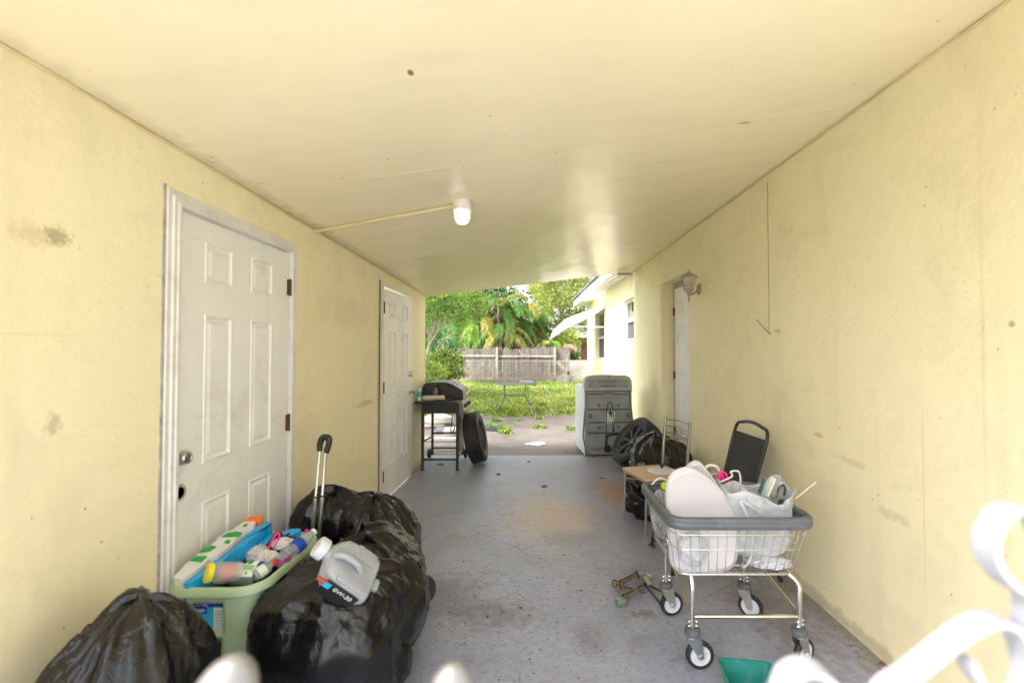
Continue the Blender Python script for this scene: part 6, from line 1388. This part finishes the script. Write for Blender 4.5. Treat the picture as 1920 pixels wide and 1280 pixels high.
# ---- litter on the floor ----------------------------------------------------------------------------------------------------
def dead_leaf(px,py,s,rz,label,mat='leaf_dry',z=0):
    g=G(px,py,z); mb=MB(); n=7; vs=[];fs=[]
    for i in range(n):
        t=i/(n-1); w=.32*math.sin(PI*(.06+.9*t))**.8; c=.22*math.sin(t*3+px); vs+=[((t-.5)*s,-w*s,.10*s*abs(math.sin(t*4))+.002),((t-.5)*s,.03*s*math.sin(t*9),.05*s*(1+math.sin(t*5))+.004),((t-.5)*s,w*s*(1+.2*math.sin(t*17)),.16*s*abs(math.cos(t*5))+.002)]
    for i in range(n-1):
        for k in(0,1): a=i*3+k; fs.append((a,a+1,a+4,a+3))
    mb.add(vs,fs,0,Matrix.Translation(g)@Matrix.Rotation(rz,4,'Z')); tag(mb.build('dead_leaf',M[mat],solid=.001),label,'leaf','dead leaves on the floor')
for a in[(1021,912,.07,.4,'curled brown leaf lying alone in the middle of the floor beyond the rust patch'),(934,889,.06,2.6,'black curled leaf on the floor near the leaning tyre','leafdark'),(1128,897,.05,.2,'small brown leaf left of the wood seat chair'),
    (1236,1013,.09,.8,'larger crisp brown leaf under the cart beside the black chair foot'),(1222,1024,.07,2.1,'brown leaf at the chair foot, nearer the jack'),(1246,1030,.05,1.2,'smallest of the brown leaves beside the black chair foot'),(992,866,.06,.2,'thin dark leaf near the back edge of the floor','leafdark'),
    (826,871,.09,.1,'brown leaf on the floor under the grill'),(757,930,.05,.5,'pale torn leaf on the floor in front of the far left door','towel'),(1654,1245,.03,.5,'tiny orange brown leaf by the foot of the right wall')]: dead_leaf(*a)
rgx=np.random.default_rng(77); mb=MB()
for i in range(300):
    if i<170: x=rgx.normal(-.15,.45); y=rgx.normal(2.75,.55)
    elif i<250: x=XR-.03-abs(rgx.normal(0,.05)); y=rgx.uniform(2,5)
    else: x=rgx.uniform(-.6,1.3); y=rgx.uniform(1.9,6.2)
    if not(-1.42<x<1.62 and 1.9<y<6.3): continue
    s=rgx.uniform(.0015,.0045)*(2 if rgx.random()<.05 else 1); a=rgx.random()*6; mb.box((0,0,.0012),(s*2.2,s,.0016),M=Matrix.Translation((x,y,0))@Matrix.Rotation(a,4,'Z'))
tag(mb.build('grit',M['leafdark'],smooth=0),'fine dark grit and dirt crumbs scattered over the grey floor','grit',kind='stuff')
SUN_E=1.5; SKY_S=.15; EXPO=2.2
# ---- camera, sun, sky --------------------------------------------------------------------
cd=bpy.data.cameras.new('camera'); cam=bpy.data.objects.new('camera',cd); COL.objects.link(cam); SC.camera=cam
cam.location=(0,0,H); cam.rotation_euler=(R(90)+PITCH,0,0)
cd.sensor_width=36; cd.lens=F/1920*36; cd.shift_x=-(CX-960)/1920; cd.clip_start=.02; cd.clip_end=500
cd.dof.use_dof=True; cd.dof.focus_distance=4.2; cd.dof.aperture_fstop=2.2
SUN_AZ=R(-122); SUN_EL=R(48)
sd=Vector((math.sin(SUN_AZ)*math.cos(SUN_EL),math.cos(SUN_AZ)*math.cos(SUN_EL),math.sin(SUN_EL)))
L=bpy.data.lights.new('sun','SUN'); L.energy=SUN_E; L.angle=R(12); L.color=(1,.96,.90)
so=bpy.data.objects.new('sun',L); COL.objects.link(so); so.rotation_euler=sd.to_track_quat('Z','Y').to_euler(); so.location=(-10,5,20)
W=bpy.data.worlds.new('World'); SC.world=W; W.use_nodes=True; nt=W.node_tree
sky=nt.nodes.new('ShaderNodeTexSky'); sky.sky_type='NISHITA'; sky.sun_disc=False; sky.sun_elevation=SUN_EL; sky.sun_rotation=SUN_AZ; sky.dust_density=3; sky.air_density=1.0
hs=nt.nodes.new('ShaderNodeHueSaturation'); hs.inputs['Saturation'].default_value=.16; hs.inputs['Value'].default_value=1.0
nt.links.new(sky.outputs[0],hs.inputs['Color']); nt.links.new(hs.outputs[0],nt.nodes['Background'].inputs[0]); nt.nodes['Background'].inputs[1].default_value=SKY_S
SC.view_settings.view_transform='Standard'; SC.view_settings.look='None'; SC.view_settings.gamma=1; SC.view_settings.exposure=EXPO
SC.cycles.use_denoising=True
try: SC.cycles.denoiser='OPENIMAGEDENOISE'
except Exception: pass
SC.cycles.max_bounces=12; SC.cycles.diffuse_bounces=8; SC.cycles.transparent_max_bounces=24; SC.cycles.sample_clamp_indirect=6
SC.cycles.use_adaptive_sampling=True; SC.cycles.adaptive_threshold=.01
